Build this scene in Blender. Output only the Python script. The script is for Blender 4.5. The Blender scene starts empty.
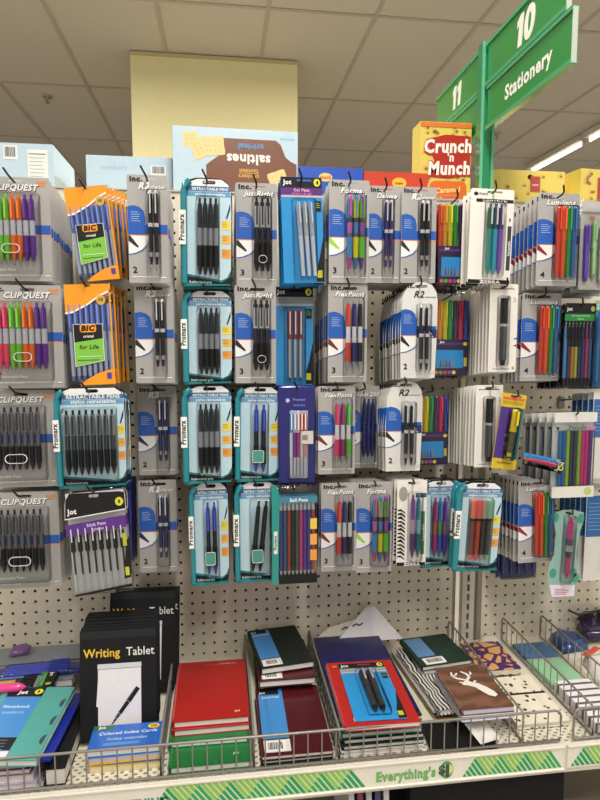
import bpy, math, random
from math import sin, cos, pi, radians, sqrt
from mathutils import Vector, Matrix
from mathutils.geometry import tessellate_polygon
random.seed(7)
SC = bpy.context.scene
COL = SC.collection

# ------------------------------------------------------------------ camera, world, lights, exposure
YAW, PITCH, FPX = radians(7.6), radians(5.7), 601.0
CAMP = Vector((0, -1.40, 1.50))
cam = bpy.data.cameras.new('camera'); co = bpy.data.objects.new('camera', cam); COL.objects.link(co)
cam.sensor_fit = 'VERTICAL'; cam.sensor_height = 32.0; cam.lens = 32.0 * FPX / 800.0
cam.clip_start = .05; cam.clip_end = 60
co.location = CAMP; co.rotation_euler = (pi / 2 - PITCH, 0, -YAW)
SC.camera = co
SC.view_settings.view_transform = 'Standard'; SC.view_settings.look = 'None'
SC.view_settings.gamma = 1; SC.view_settings.use_curve_mapping = False
SC.view_settings.exposure = 0.34
SC.cycles.transparent_max_bounces = 40
w = bpy.data.worlds.new('world'); SC.world = w; w.use_nodes = True
w.node_tree.nodes['Background'].inputs[0].default_value = (1.0, .95, .88, 1)
w.node_tree.nodes['Background'].inputs[1].default_value = 0.42

def area(name, loc, sx, sy, e, col=(1, .955, .90)):
    l = bpy.data.lights.new(name, 'AREA'); l.shape = 'RECTANGLE'; l.size = sx; l.size_y = sy
    l.energy = e; l.color = col
    o = bpy.data.objects.new(name, l); COL.objects.link(o); o.location = loc
    return o
for k, (x, e) in enumerate(((-2.3, 40), (0.25, 60), (2.93, 40))):
    area('ceiling_lamp', (x, -1.75, 3.2), .28, 2.4, e)
for x, e in ((-1.6, 60), (1.3, 60)):
    area('ceiling_lamp', (x, 1.0, 3.2), .28, 1.1, e)
area('ceiling_lamp', (3.3, 3.9, 3.2), .12, 2.4, 40)

# ------------------------------------------------------------------ projection helpers (camera pixel -> point on a plane)
_F = Vector((sin(YAW) * cos(PITCH), cos(YAW) * cos(PITCH), -sin(PITCH)))
_R = Vector((cos(YAW), -sin(YAW), 0)); _U = _R.cross(_F)
def atY(x, y, Y):
    r = _F * FPX + _R * (x - 300) + _U * (400 - y)
    return CAMP + r * ((Y - CAMP.y) / r.y)

# ------------------------------------------------------------------ materials
def lin(c):
    return c / 12.92 if c <= .04045 else ((c + .055) / 1.055) ** 2.4
def rgb(h):
    return tuple(lin(int(h[i:i + 2], 16) / 255) for i in (0, 2, 4)) + (1,)
MATS = {}
def M(h, rough=.45, metal=0.0, coat=0.0, emit=0.0, alpha=1.0):
    key = (h, rough, metal, coat, emit, alpha)
    if key in MATS: return MATS[key]
    m = bpy.data.materials.new('surface_' + h); m.use_nodes = True
    nt = m.node_tree; b = nt.nodes['Principled BSDF']
    c = rgb(h)
    nz = nt.nodes.new('ShaderNodeTexNoise'); nz.inputs['Scale'].default_value = 60; nz.inputs['Detail'].default_value = 2
    mx = nt.nodes.new('ShaderNodeMix'); mx.data_type = 'RGBA'
    mx.inputs[6].default_value = tuple(v * .94 for v in c[:3]) + (1,)
    mx.inputs[7].default_value = tuple(min(1, v * 1.05) for v in c[:3]) + (1,)
    tc = nt.nodes.new('ShaderNodeTexCoord')
    nt.links.new(tc.outputs['Object'], nz.inputs['Vector'])
    nt.links.new(nz.outputs[0], mx.inputs[0]); nt.links.new(mx.outputs[2], b.inputs['Base Color'])
    if max(c[:3]) < .05: b.inputs['Specular IOR Level'].default_value = .3
    b.inputs['Roughness'].default_value = rough; b.inputs['Metallic'].default_value = metal
    b.inputs['Coat Weight'].default_value = coat; b.inputs['Coat Roughness'].default_value = .12
    b.inputs['Alpha'].default_value = alpha
    if emit:
        b.inputs['Emission Color'].default_value = c; b.inputs['Emission Strength'].default_value = emit
    MATS[key] = m
    return m
def dark_(h): return max(int(h[i:i + 2], 16) for i in (0, 2, 4)) < 64
def card(h): return M(h, .6) if dark_(h) else M(h, .34, 0, .2)
def plas(h): return M(h, .22, 0, .5)
def clear_mat(name, tint, base, bump):
    m = bpy.data.materials.new(name); m.use_nodes = True; nt = m.node_tree
    nt.nodes.remove(nt.nodes['Principled BSDF']); out = nt.nodes['Material Output']
    tr = nt.nodes.new('ShaderNodeBsdfTransparent'); tr.inputs[0].default_value = tint
    gl = nt.nodes.new('ShaderNodeBsdfGlossy'); gl.inputs['Roughness'].default_value = .07
    fr = nt.nodes.new('ShaderNodeFresnel'); fr.inputs[0].default_value = 1.3
    ad = nt.nodes.new('ShaderNodeMath'); ad.operation = 'ADD'; ad.inputs[1].default_value = base
    mx = nt.nodes.new('ShaderNodeMixShader')
    nz = nt.nodes.new('ShaderNodeTexNoise'); nz.inputs['Scale'].default_value = 45
    tc = nt.nodes.new('ShaderNodeTexCoord'); nt.links.new(tc.outputs['Object'], nz.inputs['Vector'])
    bp = nt.nodes.new('ShaderNodeBump'); bp.inputs['Strength'].default_value = bump; bp.inputs['Distance'].default_value = .004
    nt.links.new(nz.outputs[0], bp.inputs['Height']); nt.links.new(bp.outputs[0], gl.inputs['Normal'])
    nt.links.new(fr.outputs[0], ad.inputs[0]); nt.links.new(ad.outputs[0], mx.inputs[0])
    nt.links.new(tr.outputs[0], mx.inputs[1]); nt.links.new(gl.outputs[0], mx.inputs[2])
    nt.links.new(mx.outputs[0], out.inputs[0])
    return m
CLEAR = clear_mat('clear_plastic', (.985, .985, .99, 1), .0, .3)
FILM = clear_mat('crinkled_film', (.965, .97, .975, 1), .02, .9)
STEEL = M('8a8680', .35, .8)
WIRE = M('8f8b84', .4, .4)
DARKW = M('3a3835', .4, .6)

def pattern_mat(name, kind, c1, c2, scale):
    m = bpy.data.materials.new(name); m.use_nodes = True; nt = m.node_tree; b = nt.nodes['Principled BSDF']
    tc = nt.nodes.new('ShaderNodeTexCoord'); mp = nt.nodes.new('ShaderNodeMapping')
    nt.links.new(tc.outputs['Object'], mp.inputs[0])
    rp = nt.nodes.new('ShaderNodeValToRGB'); rp.color_ramp.elements[0].color = rgb(c1); rp.color_ramp.elements[1].color = rgb(c2)
    if kind == 'wood':
        mp.inputs['Scale'].default_value = (1, 1, 1)
        t = nt.nodes.new('ShaderNodeTexWave'); t.bands_direction = 'Z'; t.inputs['Scale'].default_value = scale
        t.inputs['Distortion'].default_value = 6; t.inputs['Detail'].default_value = 5; t.inputs['Detail Scale'].default_value = 3
        nt.links.new(mp.outputs[0], t.inputs[0]); nt.links.new(t.outputs['Fac'], rp.inputs[0])
    elif kind == 'zebra':
        t = nt.nodes.new('ShaderNodeTexWave'); t.inputs['Scale'].default_value = scale
        t.inputs['Distortion'].default_value = 9; t.inputs['Detail'].default_value = 1; t.inputs['Detail Scale'].default_value = .6
        rp.color_ramp.elements[0].position = .48; rp.color_ramp.elements[1].position = .52
        nt.links.new(mp.outputs[0], t.inputs[0]); nt.links.new(t.outputs['Fac'], rp.inputs[0])
    elif kind == 'cells':
        t = nt.nodes.new('ShaderNodeTexVoronoi'); t.feature = 'DISTANCE_TO_EDGE'; t.inputs['Scale'].default_value = scale
        rp.color_ramp.elements[0].position = .09; rp.color_ramp.elements[1].position = .12
        nt.links.new(mp.outputs[0], t.inputs[0]); nt.links.new(t.outputs['Distance'], rp.inputs[0])
    elif kind == 'spots':
        mp.inputs['Scale'].default_value = (1, 1.8, 1)
        t = nt.nodes.new('ShaderNodeTexVoronoi'); t.inputs['Scale'].default_value = scale
        rp.color_ramp.elements[0].position = .24; rp.color_ramp.elements[1].position = .28
        nt.links.new(mp.outputs[0], t.inputs[0]); nt.links.new(t.outputs['Distance'], rp.inputs[0])
    elif kind == 'stripes':
        t = nt.nodes.new('ShaderNodeTexWave'); t.bands_direction = 'Z'; t.inputs['Scale'].default_value = scale
        rp.color_ramp.elements[0].position = .15; rp.color_ramp.elements[1].position = .3
        nt.links.new(mp.outputs[0], t.inputs[0]); nt.links.new(t.outputs['Fac'], rp.inputs[0])
    nt.links.new(rp.outputs[0], b.inputs['Base Color']); b.inputs['Roughness'].default_value = .4
    return m

# ------------------------------------------------------------------ mesh builder
TEXT = {}
def text_mesh(s, bold, shear):
    k = (s, bold, shear)
    if k in TEXT: return TEXT[k]
    c = bpy.data.curves.new('t', 'FONT'); c.body = s; c.size = 1; c.resolution_u = 2; c.offset = bold; c.shear = shear
    c.space_character = 1 + bold * 2.5
    o = bpy.data.objects.new('t', c); COL.objects.link(o)
    dg = bpy.context.evaluated_depsgraph_get(); me = o.evaluated_get(dg).to_mesh()
    vs = [(v.co.x, v.co.y) for v in me.vertices]; fs = [tuple(p.vertices) for p in me.polygons]
    o.evaluated_get(dg).to_mesh_clear()
    bpy.data.objects.remove(o); bpy.data.curves.remove(c)
    xs = [v[0] for v in vs] or [0]
    TEXT[k] = (vs, fs, min(xs), max(xs))
    return TEXT[k]

class B:
    """collects faces; local frame: x right, z up, printed front towards -y"""
    def __init__(s): s.v = []; s.f = []; s.m = []; s.sm = []; s.mats = []
    def mi(s, m):
        if m not in s.mats: s.mats.append(m)
        return s.mats.index(m)
    def add(s, vs, fs, m, smooth=False):
        n = len(s.v); i = s.mi(m); s.v += [tuple(v) for v in vs]
        for f in fs: s.f.append(tuple(n + a for a in f)); s.m.append(i); s.sm.append(smooth)
        return s
    def merge(s, o, mat=None):
        n = len(s.v); s.v += [tuple((mat @ Vector(v))) if mat else v for v in o.v]
        for f, mi, sm in zip(o.f, o.m, o.sm):
            s.f.append(tuple(n + a for a in f)); s.m.append(s.mi(o.mats[mi])); s.sm.append(sm)
        return s
    def box(s, x0, x1, y0, y1, z0, z1, m):
        v = [(x, y, z) for x in (x0, x1) for y in (y0, y1) for z in (z0, z1)]
        return s.add(v, [(0, 1, 3, 2), (4, 6, 7, 5), (0, 4, 5, 1), (2, 3, 7, 6), (0, 2, 6, 4), (1, 5, 7, 3)], m)
    def prism(s, pts, y0, y1, m, hole=None, side=None):
        loops = [pts] + ([hole] if hole else [])
        tri = tessellate_polygon([[Vector((a, b, 0)) for a, b in l] for l in loops])
        allp = [p for l in loops for p in l]; n = len(allp)
        s.add([(a, y0, b) for a, b in allp], [tuple(t) for t in tri], m)
        s.add([(a, y1, b) for a, b in allp], [tuple(reversed(t)) for t in tri], side or m)
        st = 0
        for l in loops:
            k = len(l)
            vs = [(a, y0, b) for a, b in l] + [(a, y1, b) for a, b in l]
            s.add(vs, [(i, (i + 1) % k, k + (i + 1) % k, k + i) for i in range(k)], side or m)
        return s
    def flat(s, pts, m, layer=1, y=0):
        yy = y - .00018 * layer
        tri = tessellate_polygon([[Vector((a, b, 0)) for a, b in pts]])
        return s.add([(a, yy, b) for a, b in pts], [tuple(t) for t in tri], m)
    def rect(s, x0, z0, x1, z1, m, layer=1, y=0):
        return s.flat([(x0, z0), (x1, z0), (x1, z1), (x0, z1)], m, layer, y)
    def ell(s, x, z, a, b, m, layer=1, y=0, n=18, t0=0, t1=2 * pi):
        return s.flat([(x + a * cos(t0 + (t1 - t0) * i / n), z + b * sin(t0 + (t1 - t0) * i / n)) for i in range(n)], m, layer, y)
    def text(s, t, x, z, size, m, layer=2, align='L', bold=.02, shear=0, rot=0, sx=1, y=0):
        vs, fs, a, b = text_mesh(t, bold, shear)
        off = {'L': -a, 'C': -(a + b) / 2, 'R': -b}[align]
        c, sn = cos(rot), sin(rot); out = []
        for (u, v) in vs:
            u = (u + off) * size * sx; v = v * size
            out.append((x + u * c - v * sn, y - .00018 * layer, z + u * sn + v * c))
        return s.add(out, fs, m)
    def lathe(s, prof, m, n=10, cx=0, cy=0, axis='z'):
        """prof: (z, r) list"""
        vs = []
        for z, r in prof:
            for i in range(n):
                a = 2 * pi * i / n; vs.append((cx + r * cos(a), cy + r * sin(a), z))
        fs = []
        for j in range(len(prof) - 1):
            for i in range(n):
                a, b = j * n + i, j * n + (i + 1) % n
                fs.append((a, b, b + n, a + n))
        s.add(vs, fs, m, True)
        s.add(vs[:n], [tuple(range(n))], m); s.add(vs[-n:], [tuple(range(n))], m)
        return s
    def tube(s, path, r, m, n=6):
        P = [Vector(p) for p in path]; vs = []
        for i, p in enumerate(P):
            d = (P[min(i + 1, len(P) - 1)] - P[max(i - 1, 0)]).normalized()
            u = d.cross(Vector((0, 0, 1)))
            if u.length < .1: u = d.cross(Vector((0, 1, 0)))
            u.normalize(); w_ = d.cross(u)
            for k in range(n):
                a = 2 * pi * k / n; vs.append(p + (u * cos(a) + w_ * sin(a)) * r)
        fs = []
        for j in range(len(P) - 1):
            for k in range(n):
                a, b = j * n + k, j * n + (k + 1) % n; fs.append((a, b, b + n, a + n))
        s.add(vs, fs, m, True)
        s.add(vs[:n], [tuple(range(n))], m); s.add(vs[-n:], [tuple(range(n))], m)
        return s
    def dome(s, pts, d, inset, m, y=0):
        """raised tray: outline at y, inset outline at y-d, rounded shoulder"""
        cx = sum(p[0] for p in pts) / len(pts); cz = sum(p[1] for p in pts) / len(pts); k = len(pts)
        hx = max(abs(p[0] - cx) for p in pts); hz = max(abs(p[1] - cz) for p in pts)
        rings = []
        for t, dd in ((0, 0), (.15, .6), (.5, .92), (1, 1)):
            fx, fz = 1 - inset * t / hx, 1 - inset * t / hz
            rings.append([(cx + (a - cx) * fx, y - d * dd, cz + (b - cz) * fz) for a, b in pts])
        vs = [v for r in rings for v in r]
        fs = [(j * k + i, j * k + (i + 1) % k, (j + 1) * k + (i + 1) % k, (j + 1) * k + i) for j in range(3) for i in range(k)]
        s.add(vs, fs, m, True); s.add(rings[-1], [tuple(range(k))], m)
        return s
    def mesh(s, name):
        me = bpy.data.meshes.new(name); me.from_pydata(s.v, [], s.f)
        for m in s.mats: me.materials.append(m)
        me.polygons.foreach_set('material_index', s.m); me.polygons.foreach_set('use_smooth', s.sm)
        me.update()
        return me
    def obj(s, name, parent=None, label=None):
        o = bpy.data.objects.new(name, s.mesh(name)); COL.objects.link(o)
        if parent: o.parent = parent
        if label: o['label'] = label
        return o

def rrect(x0, z0, x1, z1, r, n=4):
    p = []
    for cx, cz, a in ((x1 - r, z1 - r, 0), (x0 + r, z1 - r, pi / 2), (x0 + r, z0 + r, pi), (x1 - r, z0 + r, 1.5 * pi)):
        for i in range(n + 1):
            t = a + pi / 2 * i / n; p.append((cx + r * cos(t), cz + r * sin(t)))
    return p
def slot(cx, cz, w_=.028, h=.006):
    return rrect(cx - w_ / 2, cz - h / 2, cx + w_ / 2, cz + h / 2, h * .45, 2)
def tag(o, label, cat, group=None, kind=None):
    o['label'] = label; o['category'] = cat
    if group: o['group'] = group
    if kind: o['kind'] = kind
    return o
def empty(name, loc=(0, 0, 0), rot=(0, 0, 0)):
    o = bpy.data.objects.new(name, None); COL.objects.link(o); o.location = loc; o.rotation_euler = rot
    o.empty_display_size = .02
    return o
def copy_tree(o, parent=None):
    c = o.copy(); COL.objects.link(c); c.parent = parent
    for ch in list(o.children): copy_tree(ch, c)
    return c

# ------------------------------------------------------------------ setting
def structure(b, name):
    o = b.obj(name); o['kind'] = 'structure'; return o
CEIL_Z = 3.33
tile = M('d2c9bd', .9); tee = M('bcb2a5', .6)
b = B(); b.box(-7, 8, -5, 12, CEIL_Z, CEIL_Z + .04, tile)
x = .295 - .61 * 12
while x < 8:
    if x > -7: b.box(x - .0115, x + .0115, -5, 12, CEIL_Z - .006, CEIL_Z, tee)
    x += .61
y = 2.12 - 1.2 * 5
while y < 12:
    b.box(-7, 8, y - .0115, y + .0115, CEIL_Z - .0062, CEIL_Z, tee); y += 1.2
structure(b, 'ceiling')
b = B(); b.box(-7, 8, -5, 12, -.04, 0, M('b0a99c', .4)); structure(b, 'floor')
b = B(); b.box(-7, 8, 12, 12.1, 0, CEIL_Z, M('d6cfae', .8)); structure(b, 'wall_back')
# yellow boxed-in column far behind the shelving
b = B(); b.box(-.538, .533, 2.72, 3.7, 0, CEIL_Z - .007, M('f6edb6', .75)); b.box(-.541, .536, 2.715, 3.7, CEIL_Z - .03, CEIL_Z - .0065, M('cfc592', .7))
tag(b.obj('column'), 'pale yellow square column rising to the ceiling behind the cracker box', 'column')
# fluorescent strips
def fluorescent(x, y0, y1, label):
    t = empty('fluorescent_fixture', (x, (y0 + y1) / 2, CEIL_Z)); L = (y1 - y0) / 2
    B().box(-.065, .065, -L, L, -.055, -.007, M('d8d4c8', .5)).obj('housing', t)
    for sx in (0.0,):
        tb = B(); tb.tube([(sx, -L + .03, -.072), (sx, L - .03, -.072)], .013, M('fff4dc', .4, emit=3.5), 10)
        o = tb.obj('tube', t)
        for e0 in (-L, L - .03): e = B(); e.box(sx - .012, sx + .012, e0, e0 + .03, -.09, -.055, M('d8d4c8', .5)); e.obj('end_cap', o)
    tag(t, label, 'ceiling light', 'fluorescent strips')
XF = 3.27
fluorescent(XF, 2.0, 3.75, 'nearer lit white fluorescent strip on the ceiling at the right edge')
fluorescent(XF, 3.8, 4.75, 'farther lit fluorescent strip behind the aisle sign, second along the row')
# sprinkler heads
def sprinkler(x, y, label):
    t = empty('sprinkler_head', (x, y, CEIL_Z)); c = M('c9c4ba', .25, .9)
    B().lathe([(-.012, .012), (-.010, .036), (-.0066, .038)], c, 16).obj('plate', t)
    s_ = B(); s_.lathe([(-.05, .004), (-.05, .02), (-.047, .02), (-.044, .006), (-.012, .008)], c, 12)
    s_.tube([(-.014, 0, -.015), (-.016, 0, -.035), (0, 0, -.047)], .003, c); s_.tube([(.014, 0, -.015), (.016, 0, -.035), (0, 0, -.047)], .003, c)
    s_.obj('deflector', t); tag(t, label, 'sprinkler', 'ceiling sprinklers')
def atZ(x, y, Z):
    r = _F * FPX + _R * (x - 300) + _U * (400 - y); return CAMP + r * ((Z - CAMP.z) / r.z)
p_ = atZ(47, 96, CEIL_Z); sprinkler(p_.x, p_.y, 'small chrome sprinkler head on the ceiling left of the yellow column')
p_ = atZ(497, 133, CEIL_Z); sprinkler(p_.x, p_.y, 'small chrome sprinkler head on the ceiling right of the green pole')

# perforated sheet, real holes
def perforated(b, x0, x1, z0, z1, px, pz, hx, hz, m, stagger=False, th=.004, ox=0, oz=0, oct_=True):
    """sheet in the x-z plane at y=0 with holes of half size hx, hz"""
    nz = int((z1 - z0) / pz + .5); nx = int((x1 - x0) / px + .5)
    k = .707 if oct_ else 1.0
    ring = [(1, 0), (k, k), (0, 1), (-k, k), (-1, 0), (-k, -k), (0, -1), (k, -k)]
    outer = [(1, 0), (1, 1), (0, 1), (-1, 1), (-1, 0), (-1, -1), (0, -1), (1, -1)]
    vs = []; fs = []
    for j in range(nz):
        sh = px / 2 if (stagger and j % 2) else 0
        for i in range(nx):
            cx = x0 + (i + .5) * px + sh; cz = z0 + (j + .5) * pz
            n = len(vs)
            vs += [(cx + a * px / 2, 0, cz + c * pz / 2) for a, c in outer]
            vs += [(cx + a * hx, 0, cz + c * hz) for a, c in ring]
            vs += [(cx + a * hx, th, cz + c * hz) for a, c in ring]
            for q in range(8):
                r = (q + 1) % 8
                fs.append((n + q, n + r, n + 8 + r, n + 8 + q)); fs.append((n + 8 + q, n + 8 + r, n + 16 + r, n + 16 + q))
    b.add(vs, fs, m)
    return nx, nz

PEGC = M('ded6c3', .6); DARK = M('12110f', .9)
PITCH_H = .0254
def peg_panel(x0, n, label):
    t = empty('pegboard_panel', (x0, 0, .735)); nzz = 43; W_ = n * PITCH_H; H_ = nzz * PITCH_H
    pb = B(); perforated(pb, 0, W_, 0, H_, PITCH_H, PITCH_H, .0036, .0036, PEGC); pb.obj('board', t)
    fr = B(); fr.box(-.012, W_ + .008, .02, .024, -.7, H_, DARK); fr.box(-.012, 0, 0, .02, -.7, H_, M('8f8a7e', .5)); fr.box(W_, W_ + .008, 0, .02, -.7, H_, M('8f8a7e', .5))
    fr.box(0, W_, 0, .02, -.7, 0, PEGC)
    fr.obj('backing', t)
    tag(t, label, 'pegboard', 'pegboard panels')
    return t
# hole grid phase from the photograph: a hole at X=-.0975, Z=.8932 (and 1 inch on)
peg_panel(-.0975 - PITCH_H * 23.5, 50, 'wide cream pegboard panel behind most of the pen packs')
peg_panel(.654, 40, 'cream pegboard panel right of the slotted upright')
def upright(x, label):
    t = empty('slotted_upright', (x, 0, .1)); b = B()
    perforated(b, -.0155, .0155, 0, 1.76, .031, .0254, .0032, .0088, M('ddd8ca', .4, .1), th=.012, oct_=False)
    b.obj('standard', t)
    c = B(); c.box(-.016, -.0155, 0, .02, 0, 1.76, M('b5b0a4', .5)); c.box(.0155, .016, 0, .02, 0, 1.76, M('b5b0a4', .5)); c.box(-.0155, .0155, .016, .02, 0, 1.76, DARK)
    c.obj('channel', t); tag(t, label, 'shelf upright')
upright(.618, 'cream steel upright with black slots between the two pegboard panels')
# gondola top deck
TOPZ = 1.8285
t = empty('top_shelf', (0, 0, TOPZ)); B().box(-.9, 1.7, .026, .5, -.03, -.002, M('c9c3b2', .5)).obj('deck', t)
B().box(-.9, 1.7, -.004, .0255, -.001, .002, M('c0b8a4', .5)).obj('front_lip', t); tag(t, 'cream steel top shelf of the fixture that carries the snack boxes', 'shelf')
# display shelf
SZ = .735
t = empty('display_shelf', (0, 0, SZ)); d = B()
pd = B(); perforated(pd, -.9, 1.7, -.405, -.309, .0165, .008, .0042, .0028, M('ded8c4', .45), stagger=True, th=.003)
d.merge(pd, Matrix(((1, 0, 0, 0), (0, 0, 1, 0), (0, -1, 0, 0), (0, 0, 0, 1))))
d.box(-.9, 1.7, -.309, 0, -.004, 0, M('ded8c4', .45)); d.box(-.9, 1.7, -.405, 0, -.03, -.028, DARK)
d.obj('deck', t)
B().box(-.9, 1.7, -.412, -.405, -.05, .004, M('d9d4c6', .4)).obj('front_edge', t)
tag(t, 'cream steel shelf with perforated front edge holding the notebooks', 'shelf')
# lower shelf with dark space
t = empty('lower_shelf', (0, 0, .36)); B().box(-.9, 1.7, -.40, 0, -.02, 0, M('cfc8b4', .5)).obj('deck', t)
B().box(-.9, 1.7, -.41, -.40, -.03, .012, M('d9d4c6', .4)).obj('front_edge', t); tag(t, 'cream lower shelf in the dark below the notebook shelf', 'shelf')

# price strips with chevron print
G1, G2, GL, WH = card('1f9a62'), card('8fc456'), card('4cab5a'), card('e9e4d6')
def chevrons(b, x0, x1, h, z0, w_, y):
    n = max(1, round((x1 - x0) / w_)); w_ = (x1 - x0) / n
    def tri(A, Bp, C, m, k=5):
        for i in range(k):
            a, c = i / k + .02, (i + .78) / k
            f = lambda P, Q, t: (P[0] + (Q[0] - P[0]) * t, P[1] + (Q[1] - P[1]) * t)
            b.flat([f(A, Bp, a), f(A, Bp, c), f(C, Bp, c), f(C, Bp, a)], m, 2, y)
    b.flat([(x0, z0), (x1, z0), (x1 - w_ / 2, z0 + h), (x0 + w_ / 2, z0 + h)], card('cfe3b4'), 1, y)
    for i in range(n):
        X = x0 + i * w_
        tri((X + w_, z0), (X, z0), (X + w_ / 2, z0 + h), G1 if i % 2 == 0 else card('2fa45c'))
        if i < n - 1: tri((X + w_ / 2, z0 + h), (X + 1.5 * w_, z0 + h), (X + w_, z0), G2)
def price_strip(x0, x1, label):
    t = empty('price_strip', (0, -.4125, .694)); b = B()
    b.prism([(x0, 0), (x1, 0), (x1, .043), (x0, .043)], -.0015, 0, WH)
    tag(t, label, 'price strip', 'printed shelf edge strips')
    return t, b
sY = -.4125
def sx(px, py): return atY(px, py, sY).x
t, b = price_strip(-.9, sx(564, 760), 'long white shelf edge strip with green chevrons and a one dollar price')
b.box(-.9, sx(564, 760), -.004, 0, .0425, .045, WH); b.box(-.9, sx(564, 760), -.004, 0, -.002, .0005, WH)
chevrons(b, sx(152, 795), sx(366, 775), .036, .0035, .052, -.0015)
chevrons(b, sx(462, 772), sx(562, 760), .036, .0035, .052, -.0015)
chevrons(b, -.86, -.55, .036, .0035, .052, -.0015)
xm = sx(376, 780)
b.text("Everything's", xm, .011, .0255, card('2c8a4c'), 2, bold=.05, y=-.0015, sx=.80)
b.text("Everything's", xm - .0006, .0116, .0255, card('7cc060'), 4, bold=.02, y=-.0015, sx=.88)
b.ell(sx(446, 776), .021, .013, .017, card('3aa868'), 2, y=-.0015); b.ell(sx(446, 776) + .002, .022, .010, .011, card('dfe08a'), 3, y=-.0015)
b.text("$", sx(438, 776), .014, .024, card('3c4a3c'), 5, bold=.05, y=-.0015); b.text("1", sx(445, 776), .009, .032, card('3c4a3c'), 5, bold=.06, y=-.0015)
b.text("EVERYTHING", sx(98, 799), .008, .02, card('2f9a86'), 2, bold=.05, y=-.0015, sx=.9)
b.obj('strip', t)
t, b = price_strip(sx(567, 760), 1.65, 'white shelf edge strip with green chevrons at the far right')
b.box(sx(567, 760), 1.65, -.004, 0, .0425, .045, WH); chevrons(b, sx(570, 760), sx(570, 760) + .26, .036, .0035, .052, -.0015)
b.obj('strip', t)

# wire fences and dividers
def fence(x0, x1, label):
    Y = -.4; z0, z1 = SZ + .007, SZ + .067
    t = empty('wire_fence', ((x0 + x1) / 2, Y, SZ + .004)); o = (x0 + x1) / 2; b = B(); a, c = x0 - o, x1 - o; r = .012
    lo, hi = z0 - SZ - .004, z1 - SZ - .004
    path = [(a, 0, lo), (a, 0, hi - r)] + [(a + r - r * cos(q), 0, hi - r + r * sin(q)) for q in (.5, 1.1, pi / 2)] + \
           [(c - r + r * sin(q), 0, hi - r + r * cos(q)) for q in (0, .5, 1.1, pi / 2)] + [(c, 0, lo), (a, 0, lo)]
    b.tube(path, .0024, WIRE, 8); b.obj('frame', t)
    n = int((x1 - x0) / .0254); g = (x1 - x0) / n
    w0 = B(); w0.tube([(0, .0005, lo), (0, .0005, hi)], .0014, WIRE); me = w0.mesh('upright_wire')
    for i in range(1, n):
        q = bpy.data.objects.new('upright_wire', me); COL.objects.link(q); q.parent = t; q.location = (a + i * g, 0, 0)
    tag(t, label, 'wire shelf fence')
fence(-.72, atY(561, 715, -.4).x, 'long low wire fence along the front of the notebook shelf')
fence(atY(574, 715, -.4).x, 1.32, 'short wire fence at the right end of the notebook shelf')
def divider(X, label, y1=-.392, h=.062):
    t = empty('wire_divider', (X, -.012, SZ)); b = B(); L = y1 + .012
    b.tube([(0, 0, .004), (0, 0, h - .006), (0, -.006, h), (0, L + .006, h), (0, L, h - .006), (0, L, .004), (0, 0, .004)], .0022, WIRE, 8); b.obj('frame', t)
    w0 = B(); w0.tube([(0, 0, .004), (0, 0, h)], .0013, WIRE); me = w0.mesh('upright_wire')
    n = 15
    for i in range(1, n):
        q = bpy.data.objects.new('upright_wire', me); COL.objects.link(q); q.parent = t; q.location = (0, L * i / n, 0)
    tag(t, label, 'wire shelf divider', 'wire dividers on the notebook shelf')
for X, lab in ((-.5, 'wire divider at the far left under the heap of pads'), (-.112, 'wire divider left of the red and green notebooks'),
               (.052, 'wire divider between the green notebooks and the maroon journals'), (.207, 'wire divider left of the navy folders'),
               (.562, 'wire divider between the deer notebook and the spotted notebooks'), (.7056, 'wire divider right of the spotted notebooks'),
               (.81, 'wire divider at the far right by the heap of packs')):
    divider(X, lab)

# ------------------------------------------------------------------ pens (local: top at z=0, hanging down, length L)
PENC = {}
def pen(L, r, segs, grips=(), clip=None, key=None, name='pen'):
    """segs: (frac, r0, r1, mat); grips: indices of segs made as sub-part; clip: (mat, f0, f1)"""
    body, grip, cl = B(), B(), B(); z = 0; gi = False; r *= 1.08
    for i, (fr, a, c, m) in enumerate(segs):
        tgt = grip if i in grips else body
        tgt.lathe([(-z * L, a * r), (-(z + fr) * L, c * r)], m, 10); gi = gi or i in grips
        z += fr
    ch = []
    if gi: ch.append(('grip', grip))
    if clip:
        m, f0, f1 = clip
        cl.box(-.16 * r * 1.6, .16 * r * 1.6 + .0002, -r * 1.75, -r * 1.35, -f1 * L, -f0 * L, m)
        cl.box(-.2 * r, .2 * r, -r * 1.5, -r * .6, -f0 * L - .004, -f0 * L, m)
        ch.append(('clip', cl))
    return (name, body, ch)
CH = M('dcdcde', .2, .55); BLK = plas('17171a'); DGR = plas('2c2c30')
def rollerball(L, r, c='1a1a1c'):
    m = plas(c)
    return pen(L, r, [(.04, .7, .95, CH), (.38, 1, 1, m), (.05, 1.08, 1.08, M('e8e8ea', .2)), (.33, .95, .9, m), (.06, .9, .8, M('b9b9bd', .2, .6)), (.10, .75, .45, m), (.04, .4, .2, CH)], (), (CH, .02, .3))
def justright(L, r):
    return pen(L, r, [(.06, .5, .5, BLK), (.05, .9, .9, DGR), (.28, .95, 1, M('d4d6d8', .2, .3)), (.2, 1, 1, DGR), (.28, 1.15, 1.1, M('19191b', .6)), (.1, 1, .4, BLK), (.03, .3, .15, CH)], (4,), (BLK, .08, .36))
def clicker(L, r, body, grip=None, tip=None, cl=None, mid=None):
    bm, gm, tm = plas(body), M(grip or body, .5), plas(tip or body); mm = plas(mid or body)
    return pen(L, r, [(.07, .5, .5, tm), (.03, .85, .9, bm), (.28, .95, 1, bm), (.22, 1, 1, mm), (.26, 1.12, 1.12, gm), (.11, 1, .4, tm), (.03, .3, .12, CH)], (4,), (plas(cl or body), .09, .36))
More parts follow.
